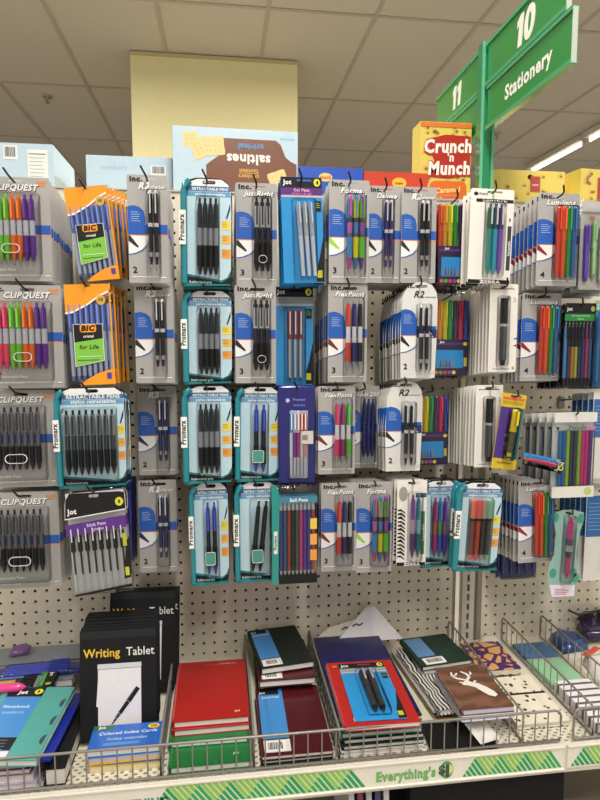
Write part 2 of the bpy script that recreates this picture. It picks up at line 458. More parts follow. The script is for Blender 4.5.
def forma(L, r, a, c, d):
    return pen(L, r, [(.06, .7, .9, plas(c)), (.24, 1.1, 1.1, plas(a)), (.06, 1.15, 1.15, plas('4a4a50')), (.14, 1.1, 1.05, plas(c)), (.05, 1.1, 1.1, plas('606468')), (.27, 1.2, 1.1, M(a, .45)), (.15, 1.0, .45, plas(d)), (.03, .3, .12, CH)], (5,), (plas(d), .04, .28))
def marker(L, r, cap, body=None, name='pen'):
    return pen(L, r, [(.03, .7, .95, plas(cap)), (.4, 1, 1, plas(cap)), (.04, 1.1, 1.1, plas(cap)), (.45, .95, .9, plas(body or cap)), (.08, .85, .6, plas(cap))], (), (plas(cap), .03, .33), name=name)
def stick(L, r, cap, barrel='e4e6ea'):
    return pen(L, r, [(.36, 1.15, 1.15, plas(cap)), (.58, .85, .85, plas(barrel)), (.06, .8, .6, plas(cap))], (), (plas(cap), .01, .3))

def place(part, x, z, y, rot=0):
    """pen part moved to a place in the pack: returns (name, B, children, matrix)"""
    return (part[0], part[1], part[2], Matrix.Translation((x, y, z)) @ Matrix.Rotation(rot, 4, 'Y'))

# ------------------------------------------------------------------ pack kinds. each returns list of parts (name, B, children, matrix or None)
GREY = card('a9a7a4'); BLUE = card('215ab2'); ORG = card('e9965a'); WHT = card('ebebe8'); INK = card('1b1b1d'); NAVY = card('1c2a66')
def scribble(b, x, z, w_, n, dz, m, layer=3, h=.0008):
    for i in range(n):
        ww = w_ * (.7 + .3 * ((i * 37) % 10) / 10); b.rect(x, z - i * dz - h, x + ww, z - i * dz, m, layer)
def inc_front(b, W, H, name, num, tipc='2b2b2e', wide=False, grey=GREY, band=True, namec=WHT, shadow=INK, y0=0):
    l, r = -W / 2, W / 2; e = .0006
    bw = W * (.2 if wide else .42)
    b.rect(l + e, -.56 * H, r - e, -.545 * H + .002, ORG, 1)
    if band: b.rect(l + e, -.545 * H, r - e, -.455 * H, BLUE, 2)
    # white lens under the panel, with pen drawing
    pts = [(l + e, -.56 * H), (l + bw * 1.25, -.56 * H), (l + bw * 1.1, -.63 * H), (l + bw * .8, -.69 * H), (l + bw * .4, -.72 * H), (l + e, -.73 * H)]
    b.flat(pts, WHT, 2)
    b.flat([(l + e, -.73 * H), (l + e, -.738 * H), (l + bw * .4, -.73 * H), (l + bw * .85, -.70 * H), (l + bw * 1.3, -.63 * H), (l + bw * .8, -.69 * H), (l + bw * .4, -.72 * H)], BLUE, 3)
    b.flat([(l + e, -.56 * H), (l + .004, -.56 * H), (l + bw * .62, -.66 * H), (l + bw * .55, -.672 * H), (l + e, -.61 * H)], card(tipc), 4)
    # blue panel with domed top
    pts = [(l + e, -.55 * H), (l + bw, -.55 * H), (l + bw * 1.05, -.40 * H), (l + bw * .95, -.33 * H), (l + bw * .7, -.295 * H), (l + bw * .35, -.28 * H), (l + e, -.29 * H)]
    b.flat(pts, BLUE, 3)
    scribble(b, l + bw * .2, -.34 * H, bw * .6, 5, .0042, card('c9d4ea'), 4)
    b.text('inc.', l + .005, -.06 * H, .0135, INK, 2, bold=.055, sx=1.15)
    if name and name.startswith('R2'):
        for dx_, m_, ly in ((.0007, shadow, 2), (0, namec, 4)):
            b.text('R2', -.006 + dx_, -.128 * H - dx_, .0175, m_, ly, 'C', .05, .3); b.text('Rollerball', .018 + dx_, -.122 * H - dx_, .0082, m_, ly, 'C', .03, .3)
    elif name:
        cx = .004; sz = min(.0145, (W * .84) / (len(name) * .53)) if not wide else .0165
        b.text(name, cx + .0006, -.125 * H - .0007, sz, shadow, 2, 'C', .08, .3, sx=.93); b.text(name, cx, -.125 * H, sz, namec, 4, 'C', .04, .3)
    b.text(str(num), l + .008, -.905 * H, .0165, INK, 3, bold=.03)
    b.rect(l + .005, -.945 * H, r - .02, -.938 * H, WHT, 2); b.rect(r - .016, -.955 * H, r - .004, -.935 * H, INK, 2); b.rect(r - .0155, -.952 * H, r - .0045, -.938 * H, WHT, 3)
    if wide:
        b.rect(r - .026, -.055 * H, r - .006, -.035 * H, card('d98a4a'), 2); b.rect(r - .024, -.085 * H, r - .008, -.065 * H, card('d98a4a'), 2)
        b.text('Retractable Pens', l + .012, -.9 * H, .008, WHT, 3, bold=.02); b.text('plumas retractiles', l + .012, -.955 * H, .0065, WHT, 3, bold=.02)
def inc_card(W, H, name, num, pens, px0, dx, z0=-.15, tipc='2b2b2e', wide=False, curved=False, emblem=None, bl=None):
    c = B(); l, r = -W / 2, W / 2
    if curved:
        out = [(l, -H * .5), (l + .003, -H), (r - .003, -H), (r, -H * .5), (r, -H * .2), (r - .003, -H * .1), (r - .013, -H * .03), (r - .03, 0), (l + .035, -H * .004), (l + .015, -H * .05), (l + .004, -H * .16)]
        g = card('d9d8d3')
    else: out = rrect(l, -H, r, 0, .003, 2); g = GREY
    c.prism(out, 0, .0005, g, slot(.004, -.035 * H - .002), card('cdcac2'))
    if curved:
        inc_front(c, W - .002, H, None, num, tipc)
        c.text('R2', -.012, -.16 * H, .02, INK, 4, bold=.02, shear=.3); c.rect(.012, -.16 * H, r - .004, -.15 * H, card('8a8a8a'), 3)
        c.rect(-.004, -.575 * H, r - .001, -.49 * H, NAVY, 5); c.text('NEW', .016, -.545 * H, .011, WHT, 6, 'C', .04); c.rect(.001, -.565 * H, .032, -.557 * H, WHT, 6)
    else: inc_front(c, W, H, name, num, tipc, wide)
    parts = [('card', c, [], None)]
    n = len(pens); L = 0
    for i, p_ in enumerate(pens): parts.append(place(p_, px0 + i * dx, z0 * H, -.0068))
    bx0 = px0 - dx * .8; bx1 = px0 + (n - .2) * dx
    if bl: bx0, bx1 = bl
    d = B(); zt, zb = (z0 + .02) * H, -.93 * H
    d.dome(rrect(bx0, zb, bx1, zt, .006, 4), .0135, .0025, CLEAR)
    if emblem:
        ring = rrect(emblem[0] - emblem[2], emblem[1] - emblem[3], emblem[0] + emblem[2], emblem[1] + emblem[3], emblem[3] * .98, 6)
        d.prism(ring, -.0145, -.0134, plas('d4d8dc'), [(emblem[0] + (a - emblem[0]) * .92, emblem[1] + (q - emblem[1]) * .86) for a, q in ring])
    parts.append(('blister', d, [], None))
    return parts

TEAL = plas('1f838e'); TEALD = card('177a80'); LBL = card('bcd9e4'); MBL = card('2f6fa6')
def promarx(W, H, pens, px0, dx, z0=-.19, wide=False, emblem=None, label='Promarx', rot=0, back='bcd9e4'):
    """card with a tubular teal spine down its left edge"""
    l, r = -W / 2, W / 2; c = B(); sp = .012
    out = [(l + .003, -H), (r - .006, -H + .004), (r - .002, -H * .88), (r, -H * .3), (r - .001, -H * .13), (r - .007, -H * .05), (r - .018, -H * .008), (r - .03, 0), (l + .028, 0), (l + .014, -H * .02), (l + .004, -H * .07)]
    c.prism(out, 0, .0006, INK, slot(.004, -.03 * H - .002, .02, .005))
    f = lambda k: [(l + .003 + (a - l - .003) * 1, b_) for a, b_ in k]
    # white top arc ring round the slot
    top = [(r - .003, -H * .16), (r - .0025, -H * .12), (r - .008, -H * .055), (r - .02, -H * .012), (l + .03, -H * .012), (l + .016, -H * .04), (l + .012, -H * .16)]
    c.prism(top, -.0002, 0, WHT, slot(.004, -.03 * H - .002, .024, .007))
    c.rect(l + .012, -H * .12, r - .0035, -H * .075, MBL, 3); c.rect(l + .012, -H * .17, r - .0035, -H * .125, card('5f9cc4'), 3)
    t1, t2 = ('RETRACTABLE PENS', 'stylos retractables')
    c.text(t1, (l + r) / 2 + .006, -H * .112, (W - .02) / 9.6 * .9, WHT, 5, 'C', .03); c.text(t2, (l + r) / 2 + .006, -H * .16, (W - .02) / 9.6 * .9, WHT, 5, 'C', .03)
    body = [(l + .010, -H * .88), (r - .02, -H * .935), (r - .01, -H * .91), (r - .003, -H * .84), (r - .002, -H * .3), (r - .003, -H * .165), (l + .010, -H * .165)]
    c.flat(body, card(back), 2)
    c.flat([(l + .01, -H * .88), (l + .01, -H * .9), (r - .02, -H * .955), (r - .004, -H * .9), (r - .003, -H * .84), (r - .01, -H * .91), (r - .02, -H * .935)], TEALD, 3)
    c.text('Rubberized grip', l + .014, -H * .965, .0062, WHT, 3, bold=.02)
    bx = r - (.020 if not wide else .016)
    for i, (cc, zz) in enumerate((('e6d24a', -.40), ('e8b04a', -.53), ('e89a40', -.66))):
        c.rect(bx, (zz - .07) * H, r - .0035, (zz + .015) * H, card(cc), 4); scribble(c, bx + .001, zz * H, .011, 3, .0035, card('8a6a30'), 5)
    c.flat([(r - .012, -.36 * H), (r - .004, -.22 * H), (r - .004, -.28 * H), (r - .010, -.37 * H)], INK, 4)
    s = B(); pth = [(l + .010 + .006 * 1, -.004, -.035 * H), (l + .007, -.005, -.07 * H), (l + .005, -.006, -.13 * H), (l + .005, -.006, -.5 * H), (l + .005, -.006, -.97 * H)]
    s.tube(pth, .0062, TEAL, 10)
    s.prism([(l + .002, -H), (r - .004, -H + .003), (r - .004, -H * .975), (l + .004, -H * .97)], -.008, 0, TEALD)
    lb = B(); lb.prism(rrect(l - .003, -.62 * H, l + .0085, -.31 * H, .001, 2), -.0135, -.012, M('f0f0ea', .4))
    lb.text(label, l + .0058, -.465 * H, .0135 * (H / .2), INK, 1, 'C', .035, rot=pi / 2, y=-.0135, sx=.93)
    parts = [('card', c, [], None), ('spine', s, [('name_label', lb)], None)]
    for i, p_ in enumerate(pens): parts.append(place(p_, px0 + i * dx, z0 * H, -.0072, rot))
    n = len(pens); d = B()
    sh = (z0 + 1) * H * rot * .5
    d.dome(rrect(px0 - dx * .75 - abs(sh), -.93 * H, px0 + (n - .25) * dx + abs(sh) * .3, (z0 + .025) * H, .006, 4), .0145, .0025, CLEAR)
    if emblem: d.prism(rrect(*emblem, .004, 4), -.016, -.0146, plas('cfe6c8'), rrect(emblem[0] + .001, emblem[1] + .001, emblem[2] - .001, emblem[3] - .001, .0035, 4))
    if emblem: d.prism(rrect(emblem[0] + .001, emblem[1] + .001, emblem[2] - .001, emblem[3] - .001, .0035, 4), -.0152, -.0146, card('4a8f88'))
    parts.append(('blister', d, [], None))
    return parts
def jot_card(W, H, pens, px0, dx, red=False):
    c = B(); l, r = -W / 2, W / 2; SKY = card('2b8fce')
    c.prism(rrect(l, -H, r, 0, .001, 1), 0, .0006, SKY, slot(.006, -.03 * H - .001))
    c.prism([(l + .0004, -.1 * H), (r - .0004, -.1 * H), (r - .0004, -.0004), (l + .0004, -.0004)], -.0003, 0, INK, slot(.006, -.03 * H - .001))
    c.rect(l, -.17 * H, r, -.1 * H, card('5d2f78') if not red else card('8f979c'), 2)
    c.rect(l, -.19 * H, r, -.17 * H, card('b8bcc0'), 2)
    c.text('Jot', l + .004, -.07 * H, .012, WHT, 4, bold=.04); c.ell(r - .010, -.05 * H, .0065, .0075, card('d8d433'), 4); c.ell(r - .009, -.05 * H, .002, .004, INK, 5)
    if not red:
        c.text('Gel Pens', 0, -.135 * H, .008, card('e8b0d8'), 4, 'C', .03); c.text('plumas de gel', 0, -.163 * H, .0065, card('e070b0'), 4, 'C', .02)
    c.flat([(r, -.99 * H), (r - .016, -.99 * H), (r - .014, -.85 * H), (r - .008, -.75 * H), (r, -.55 * H)], INK, 2)
    c.rect(r - .014, -.95 * H, r - .004, -.88 * H, card('b8b832'), 3); c.rect(r - .014, -.32 * H, r - .003, -.22 * H, INK, 3); scribble(c, r - .013, -.24 * H, .009, 3, .004, card('d8d433'), 4)
    parts = [('card', c, [], None)]
    for i, p_ in enumerate(pens): parts.append(place(p_, px0 + i * dx, -.235 * H, -.0062, -.04 if not red else 0))
    d = B(); d.dome(rrect(px0 - dx * 1.0, -.93 * H, px0 + len(pens) * dx, -.2 * H, .005, 4), .0125, .002, CLEAR); parts.append(('blister', d, [], None))
    return parts
def bag_shell(W, H, d, m=None):
    b = B(); b.dome(rrect(-W / 2, -H, W / 2, 0, .003, 2), d, .006, m or FILM, 0)
    b.dome(rrect(-W / 2, -H, W / 2, 0, .003, 2), -.003, .006, m or FILM, 0)
    return b
def bic_bag(W, H):
    d = .011; OR = card('f09a1e'); s = bag_shell(W, H, d); l, r = -W / 2 + .003, W / 2 - .003; y = -d - .0001
    p = B()
    zz = [(l, -.28 * H), (l + .15 * W, -.27 * H), (l + .45 * W, -.2 * H), (l + .7 * W, -.12 * H), (r, -.07 * H)]
    p.prism(zz + [(r, -.003), (l, -.003)], y - .0003, y, OR, slot(0, -.03 * H, .012, .004))
    p.flat([(a, z) for a, z in zz] + [(a, z - .0035) for a, z in reversed(zz)], WHT, 3, y)
    p.flat([(l + .2 * W, -.985 * H), (l + .35 * W, -.93 * H), (l + .6 * W, -.87 * H), (r - .008, -.84 * H), (r, -.83 * H), (r, -.985 * H)], OR, 2, y)
    p.rect(r - .003, -.985 * H, r, -.05 * H, OR, 3, y)
    p.ell(r - .017, -.17 * H, .008, .009, card('c9a24a'), 4, y); p.text('10', r - .017, -.18 * H, .008, INK, 5, 'C', .04, y=y)
    k = B(); x0, x1 = -.32 * W, .26 * W; z0, z1 = -.80 * H, -.40 * H
    k.flat([(x0 - .001, z0 - .001), (x1 + .001, z0 + .009), (x1 + .001, z1 + .001), (x0 - .001, z1 + .001)], WHT, 5, y)
    k.flat([(x0, z0), (x1, z0 + .01), (x1, z1), (x0, z1)], card('7cc142'), 6, y); k.flat([(x0, -.57 * H), (x1, -.535 * H), (x1, z1), (x0, z1)], INK, 7, y)
    k.flat(rrect((x0 + x1) / 2 - .014, -.475 * H, (x0 + x1) / 2 + .014, -.4 * H, .004, 3), card('f09a1e'), 8, y)
    k.text('BIC', (x0 + x1) / 2, -.46 * H, .0135, INK, 9, 'C', .06, .2, y=y); k.text('cristal', (x0 + x1) / 2, -.525 * H, .007, WHT, 9, 'C', .02, y=y)
    k.text('for Life', (x0 + x1) / 2, -.635 * H, .011, INK, 9, 'C', .01, .1, y=y); scribble_y = -.7 * H
    k.rect(x0 + .004, -.71 * H, x1 - .004, -.705 * H, WHT, 9, y); k.rect(x0 + .004, -.745 * H, x1 - .008, -.74 * H, INK, 9, y)
    k.rect(r - .014, -.93 * H, r - .006, -.87 * H, card('4a3f9a'), 6, y)
    parts = [('bag', s, [('header_print', p), ('label', k)], None)]
    for i in range(8): parts.append(place(stick(H * .74, .0036, '7f97dc' if i % 2 else '6a82cc', 'c4d0ee'), l + .006 + i * (W - .018) / 7, -.2 * H, -.0052, .0))
    return parts
def jot_bag(W, H):
    d = .010; s = bag_shell(W, H, d); y = -d - .0001; l, r = -W / 2 + .002, W / 2 - .002; p = B()
    top = [(l, -.27 * H), (r, -.22 * H), (r, -.06 * H), (r - .01, -.01), (l + .014, -.03 * H), (l + .004, -.1 * H)]
    p.prism(top, y - .0002, y, INK, slot(0, -.07 * H, .02, .006))
    for A, C in (((l, -.27 * H), (l + .004, -.1 * H)), ((l + .004, -.1 * H), (l + .014, -.03 * H)), ((l, -.27 * H), (r, -.22 * H)), ((r, -.22 * H), (r, -.06 * H))):
        p.flat([(A[0], A[1]), (A[0] + .001, A[1] + .002), (C[0] + .001, C[1] + .002), (C[0], C[1])], WHT, 2, y)
    p.text('Jot', l + .006, -.22 * H, .014, WHT, 3, bold=.04, y=y); p.ell(r - .012, -.14 * H, .0085, .0085, card('d8d433'), 3, y); p.ell(r - .012, -.14 * H, .002, .004, INK, 4, y)
    p.flat([(l + .001, -.43 * H), (r - .001, -.38 * H), (r - .001, -.27 * H), (l + .001, -.32 * H)], card('5b2c86'), 2, y)
    p.text('Stick Pens', 0, -.345 * H, .009, card('cfc0e6'), 3, 'C', .03, rot=.06, y=y); p.text('plumas', .004, -.385 * H, .0075, card('cfc0e6'), 3, 'C', .02, rot=.06, y=y)
    p.flat([(l + .006, -.975 * H), (l + .006, -.995 * H), (r - .001, -.95 * H), (r - .001, -.92 * H)], INK, 2, y)
    p.flat([(r - .016, -.87 * H), (r - .001, -.86 * H), (r - .001, -.5 * H), (r - .005, -.5 * H)], INK, 2, y); scribble(p, 0, 0, 0, 0, 1, INK)
    p.rect(r - .012, -.84 * H, r - .004, -.76 * H, card('c9c832'), 4, y); p.rect(r - .012, -.56 * H, r - .004, -.44 * H, card('b8b832'), 4, y)
    parts = [('bag', s, [('header_print', p)], None)]
    for i in range(8): parts.append(place(pen(H * .6, .0038, [(.08, .7, .9, plas('d8dadd')), (.28, 1.2, 1.2, BLK), (.36, .5, .5, DGR), (.28, .6, .6, plas('dcdee0'))], (), (plas('d0d2d4'), .0, .2)), l + .010 + i * (W - .028) / 7, -.36 * H, -.005))
    w_ = B(); w_.rect(l + .003, -.97 * H, r - .003, -.04 * H, M('e6e6e6', .5), 0, -.0006); parts.append(('backing', w_, [], None))
    return parts
def zebra_card(W, H, pens, px0, dx, num='3', stripes=False, foot=True, mark=None):
    c = B(); l, r = -W / 2, W / 2; IV = card('e9e5dc')
    c.prism(rrect(l, -H, r, 0, .003, 2), 0, .0005, IV, slot(.004, -.03 * H - .001), IV)
    if foot:
        c.rect(l + .001, -H + .0005, r - .001, -.955 * H, INK, 2); c.text('ZEBRA', .002, -.992 * H, .0085, WHT, 4, 'C', .06, sx=1.3)
    if not stripes and not mark:
        c.ell(l + .009, -.055 * H, .004, .004, INK, 2); c.text('Zazzle', l + .014, -.062 * H, .006, INK, 2, bold=.02)
        c.rect(l + .01, -.14 * H, r - .001, -.105 * H, INK, 2); c.text('Z-GRIP SMOOTH', .004, -.135 * H, .0055, WHT, 4, 'C', .03)
        c.rect(r - .009, -.85 * H, r - .002, -.38 * H, card('3a3c3e'), 2); c.text('Retractable', r - .0035, -.615 * H, .0065, WHT, 4, 'C', .02, rot=pi / 2); c.text('3', r - .006, -.33 * H, .009, INK, 3, 'C', .03)
    if stripes:
        for i in range(13):
            z = -.34 * H - i * .0085; c.flat([(l + .002, z), (l + .010, z + .001 + (i % 3) * .001), (l + .019, z - .007 + (i % 2) * .002), (l + .019, z - .0095), (l + .010, z - .0035), (l + .002, z - .003)], INK, 2)
        c.ell(l + .014, -.16 * H, .010, .016, card('9a9890'), 2); c.rect(.008, -.20 * H, r - .001, -.15 * H, card('4f5256'), 3)
        c.rect(r - .013, -.86 * H, r - .004, -.36 * H, card('3f7f46'), 3); c.text('Retractable', r - .006, -.61 * H, .0075, WHT, 4, 'C', .02, rot=pi / 2)
    if mark:
        c.text(mark, r - .007, -.2 * H, .014, card('7a86b8'), 2, 'C', .0); c.ell(r - .006, -.955 * H, .003, .004, card('cf9a5a'), 2)
        c.text('Permanent Marker', -.002, -.97 * H, .0045, card('5a6aa8'), 3, 'C', .02)
        for q in (-.62, -.70): c.flat([(r - .008, q * H), (r + .0, q * H - .001), (r - .001, q * H + .003)], INK, 3)
        c.rect(l + .006, -.06 * H, r - .008, -.03 * H - .004, card('d8d4cb'), 0)
    parts = [('card', c, [], None)]
    for i, p_ in enumerate(pens): parts.append(place(p_, px0 + i * dx, -.16 * H, -.0068))
    d = B(); n = len(pens); d.dome(rrect(px0 - dx * .85, -.93 * H, px0 + (n - .15) * dx, -.13 * H, .006, 4), .0135, .002, CLEAR); parts.append(('blister', d, [], None))
    return parts
def fuse_bag(W, H):
    """clear bag of six short highlighters above a printed block"""
    s = bag_shell(W, H, .012); y = -.0122; l, r = -W / 2 + .003, W / 2 - .003; p = B()
    p.rect(l, -.97 * H, r, -.55 * H, card('2c2340'), 2, y); p.rect(l + .006, -.88 * H, r - .010, -.67 * H, card('2a86c8'), 3, y)
    p.rect(l, -.61 * H, r, -.585 * H, card('5a2f78'), 3, y)
    p.text('Jot', l + .012, -.59 * H, .007, WHT, 4, bold=.03, y=y); p.ell(r - .007, -.60 * H, .004, .004, card('d8c833'), 4, y); p.rect(r - .009, -.86 * H, r - .003, -.76 * H, card('b8a832'), 4, y)
    for i, c_ in enumerate(('c9622f', '4f9a3a', 'c03a4a', '8a3f9a', 'd8c833')):
        p.ell(l + .007 + i * .0085, -.93 * H, .0038, .004, card(c_), 5, y); p.flat([(l + .012 + i * .006, -.87 * H), (l + .017 + i * .006, -.87 * H), (l + .0145 + i * .006, -.76 * H)], card(('7a3a2f', '3f7a3a', '7a2f4a', '5a3f8a', '8a7a33')[i]), 4, y)
    parts = [('bag', s, [('printed_block', p)], None)]
    cs = ('e8562e', 'e8a02a', 'd8d82a', '2f9a3f', '5a2a6a', 'e0305a', '2a4aa8')
    for i, c_ in enumerate(cs): parts.append(place(marker(H * .62, .0047, c_), l + .004 + i * (W - .014) / 6, -.1 * H, -.0055))
    return parts
def star_bag(W, H):
    s = bag_shell(W, H, .007, plas('1d1d6a')); y = -.0072; l, r = -W / 2, W / 2; p = B()
    # window with pens printed bag
    p.rect(-.2 * W, -.93 * H, .3 * W, -.25 * H, card('a9b4cc'), 1, y)
    pts = []
    for i in range(14):
        a = 2 * pi * i / 14; q = .006 if i % 2 == 0 else .0025; pts.append((-.25 * W + q * cos(a), -.15 * H + q * sin(a)))
    p.flat(pts, card('c9c9e6'), 2, y); p.text('Premier', .06 * W, -.155 * H, .008, card('8c8cd0'), 2, 'C', .01, y=y); p.text('stationery', .06 * W, -.205 * H, .006, card('8c8cd0'), 2, 'C', .01, y=y)
    p.rect(.1 * W, -.58 * H, .42 * W, -.45 * H, card('c9c2b8'), 6, y - .008); scribble(p, 0, 0, 0, 0, 1, INK)
    for i in range(8): p.rect(.13 * W + i * .0014, -.54 * H, .13 * W + i * .0014 + .0007, -.49 * H, INK, 8, y - .008)
    p.text('8', -.14 * W, -.36 * H, .014, INK, 3, 'C', .04, y=y)
    parts = [('bag', s, [('printed_window', p)], None)]
    for i, (a, c_) in enumerate((('5a9ad8', 'e4e6ea'), ('c9d2e8', '7a3aa8'), ('e8e0ea', 'c03a8a'), ('e8563a', 'e4e6ea'), ('f0603a', 'e8a0a0'))):
        parts.append(place(pen(H * .62, .0036, [(.3, 1, 1, plas(a)), (.4, .95, .95, plas(c_)), (.3, .8, .6, plas('d8dae2'))], (), (plas('e8e8ee'), 0, .25)), -.16 * W + i * .0072, -.28 * H, y - .003))
    f = B(); f.dome(rrect(-.21 * W, -.94 * H, .31 * W, -.24 * H, .003, 2), .008, .002, FILM, y); parts.append(('window_film', f, [], None))
    return parts
def promarx_bag(W, H):
    s = bag_shell(W, H, .010); y = -.0102; l, r = -W / 2, W / 2; p = B()
    p.flat([(l + .001, -H + .001), (l + .013, -H + .001), (l + .016, -.1 * H), (l + .012, -.001), (l + .001, -.001)], plas('1f8f86'), 3, y)
    p.rect(l + .014, -H + .001, r - .001, -.9 * H, INK, 2, y); p.rect(l + .016, -.17 * H, r - .001, -.1 * H, card('3f7f9a'), 2, y); p.text('Ball Pens', .008, -.155 * H, .009, WHT, 3, 'C', .03, y=y)
    p.rect(l + .0045, -.68 * H, l + .0115, -.45 * H, M('e0e2dc', .4), 5, y); p.text('Promarx', l + .0098, -.565 * H, .0075, INK, 6, 'C', .03, rot=pi / 2, y=y)
    for i, zz in enumerate((-.38, -.54, -.70)):
        p.rect(r - .015, (zz - .06) * H, r - .002, (zz + .05) * H, card(('e6c24a', 'e8a54a', 'e89a40')[i]), 4, y); scribble(p, r - .014, (zz + .03) * H, .010, 4, .004, card('8a6a30'), 60)
    parts = [('bag', s, [('printed_panels', p)], None)]
    for i, c_ in enumerate(('3a4a9a', '2f6a9a', 'b8463a', '2a2a2e', '3a6a4a', 'e0409a', '6a3aa8', '3a50c0', 'c04a30')):
        parts.append(place(pen(H * .74, .0035, [(.1, .6, .9, plas('d0d4d8')), (.1, 1, 1, plas(c_)), (.74, 1, .95, plas(c_)), (.06, .9, .5, plas('d0d4d8'))], (), None), l + .019 + i * (W - .028) / 8, -.17 * H, -.005))
    return parts
def jot_pen_bag(W, H):
    s = bag_shell(W, H, .010); y = -.0102; l, r = -W / 2, W / 2; p = B()
    p.rect(l + .001, -.13 * H, r - .001, -.001, INK, 2, y); p.rect(l, -.21 * H, r, -.13 * H, card('2a7a3a'), 3, y); p.text('Jot', l + .004, -.09 * H, .01, WHT, 3, bold=.03, y=y)
    p.ell(r - .009, -.07 * H, .005, .006, card('9aa832'), 3, y); p.text('Mechanical Pencils', 0, -.16 * H, .0055, card('8fd08a'), 4, 'C', .02, y=y); p.text('lapices', 0, -.195 * H, .0055, card('8fd08a'), 4, 'C', .02, y=y)
    k = B(); k.rect(l + .004, -.97 * H, r - .004, -.02 * H, card('20222a'), 0, -.001)
    parts = [('bag', s, [('printed_header', p)], None), ('backing', k, [], None)]
    for i, c_ in enumerate(('4a8ac0', '2a3a6a', 'e07a3a', 'a8d03a', '2a2a5a', '2a2f8a', 'b83a5a', '3a5aa0')):
        parts.append(place(pen(H * .765, .0035, [(.08, .5, .5, plas('9a9aa0')), (.3, 1, 1, BLK if i in (1, 2, 3, 4) else plas(c_)), (.48, 1, 1, plas(c_)), (.14, .9, .4, BLK)], (), (BLK, .04, .26)), l + .007 + i * (W - .015) / 7, -.22 * H, -.005))
    return parts
def pencil_bag(W, H):
    s = bag_shell(W, H, .010); y = -.0102; l, r = -W / 2, W / 2; p = B()
    p.rect(l + .001, -.12 * H, r - .001, -.002, M('d8d8d2', .4), 2, y)
    p.flat([(l + .004, -.17 * H), (l + .012, -.18 * H), (l + .008, -.22 * H)], card('2a3a2a'), 3, y); p.text('Pencils', .004, -.2 * H, .012, card('2f6a6a'), 3, 'C', .03, y=y); p.rect(r - .02, -.21 * H, r - .004, -.17 * H, card('c070a0'), 3, y)
    p3 = B(); p3.rect(l + .002, -H + .003, r - .002, -.003, M('dcdcd8', .5), 0, -.0006)
    p2 = B(); p2.rect(l + .001, -H + .002, r - .001, -.86 * H, M('dcdcd0', .4), 2, y); p2.ell(r - .014, -.92 * H, .008, .009, card('b8c87a'), 3, y)
    parts = [('bag', s, [('printed_header', p), ('printed_footer', p2)], None), ('backing', p3, [], None)]
    for i, c_ in enumerate(('1f7fc0', '1f6fb8', 'a8d04a', '2a3a4a', '34404a', '9ac84a', 'e0308a', 'd8308a', '6a2f8a')):
        parts.append(place(pen(H * .64, .0038, [(.97, 1, 1, plas(c_)), (.03, .9, .7, plas(c_))], (), None, name='pencil'), l + .017 + i * (W - .027) / 8, -.22 * H, -.005))
    return parts
def yellow_card(W, H):
    c = B(); l, r = -W / 2, W / 2
    c.prism(rrect(l, -H, r, 0, .003, 2), 0, .0005, card('d8b82a'), slot(.004, -.03 * H), card('cdbb60'))
    c.rect(l + .001, -.86 * H, 0.0, -.18 * H, card('4a2f86'), 2); c.rect(0.0, -.86 * H, r - .001, -.18 * H, card('2a6f78'), 2)
    c.rect(l + .004, -.05 * H - .006, r - .004, -.05 * H, card('e0603a'), 2); c.rect(l + .004, -.14 * H, r - .006, -.10 * H, card('b89a2a'), 2)
    c.text('Highlighter', 0, -.93 * H, .0075, card('8a5a1a'), 3, 'C', .03)
    for i in range(6): c.ell(-.004 + (i % 2) * .006, -.55 * H - i * .011, .006, .005, card(('8a7a2a', '3a3f2a', '6a7a3a')[i % 3]), 3 + i)
    parts = [('card', c, [], None), place(marker(H * .62, .0065, 'e8cc1a', '5a5a2a', 'marker'), .003, -.2 * H, -.008)]
    d = B(); d.dome(rrect(-.008, -.88 * H, .014, -.17 * H, .006, 4), .0155, .002, CLEAR); parts.append(('blister', d, [], None))
    return parts
def aqua_card(W, H):
    """shaped novelty pen card: flared top, narrow waist"""
    c = B(); out = [(-.012, 0), (.012, 0), (W * .5, -.03 * H), (W * .52, -.12 * H), (W * .42, -.25 * H), (W * .36, -.5 * H), (W * .44, -.66 * H), (W * .42, -.80 * H), (W * .4, -H), (-W * .36, -H), (-W * .5, -.82 * H), (-W * .5, -.68 * H), (-W * .36, -.45 * H), (-W * .34, -.25 * H), (-W * .48, -.12 * H), (-W * .44, -.03 * H)]
    c.prism(out, 0, .0005, card('8fb8ae'), slot(0, -.03 * H, .012, .004), card('c9cdc0'))
    for q in ((-.4, -.08), (.42, -.1), (-.36, -.72), (.3, -.72), (.4, -.78)): c.ell(q[0] * W, q[1] * H, .007, .011, card('3f9a86'), 2)
    c.flat([(-W * .34, -.99 * H), (W * .38, -.99 * H), (W * .38, -.86 * H), (-W * .45, -.85 * H)], card('e8dde6'), 3)
    scribble(c, -W * .26, -.90 * H, W * .5, 4, .004, card('b040a0'), 5, .0015)
    parts = [('card', c, [], None), place(pen(H * .7, .0048, [(.1, .6, 1, plas('c0307a')), (.25, 1.1, 1.1, plas('d8409a')), (.1, 1.3, 1.3, plas('5a5a6a')), (.1, 1, 1.3, plas('b9aab8')), (.1, 1.3, 1, plas('4a4a5a')), (.25, 1, 1, plas('c8408a')), (.1, .9, .3, plas('c0307a'))]), .003, -.07 * H, -.007)]
    d = B(); d.dome(rrect(-.009, -.82 * H, .014, -.05 * H, .006, 4), .0145, .002, CLEAR); parts.append(('blister', d, [], None))
    return parts
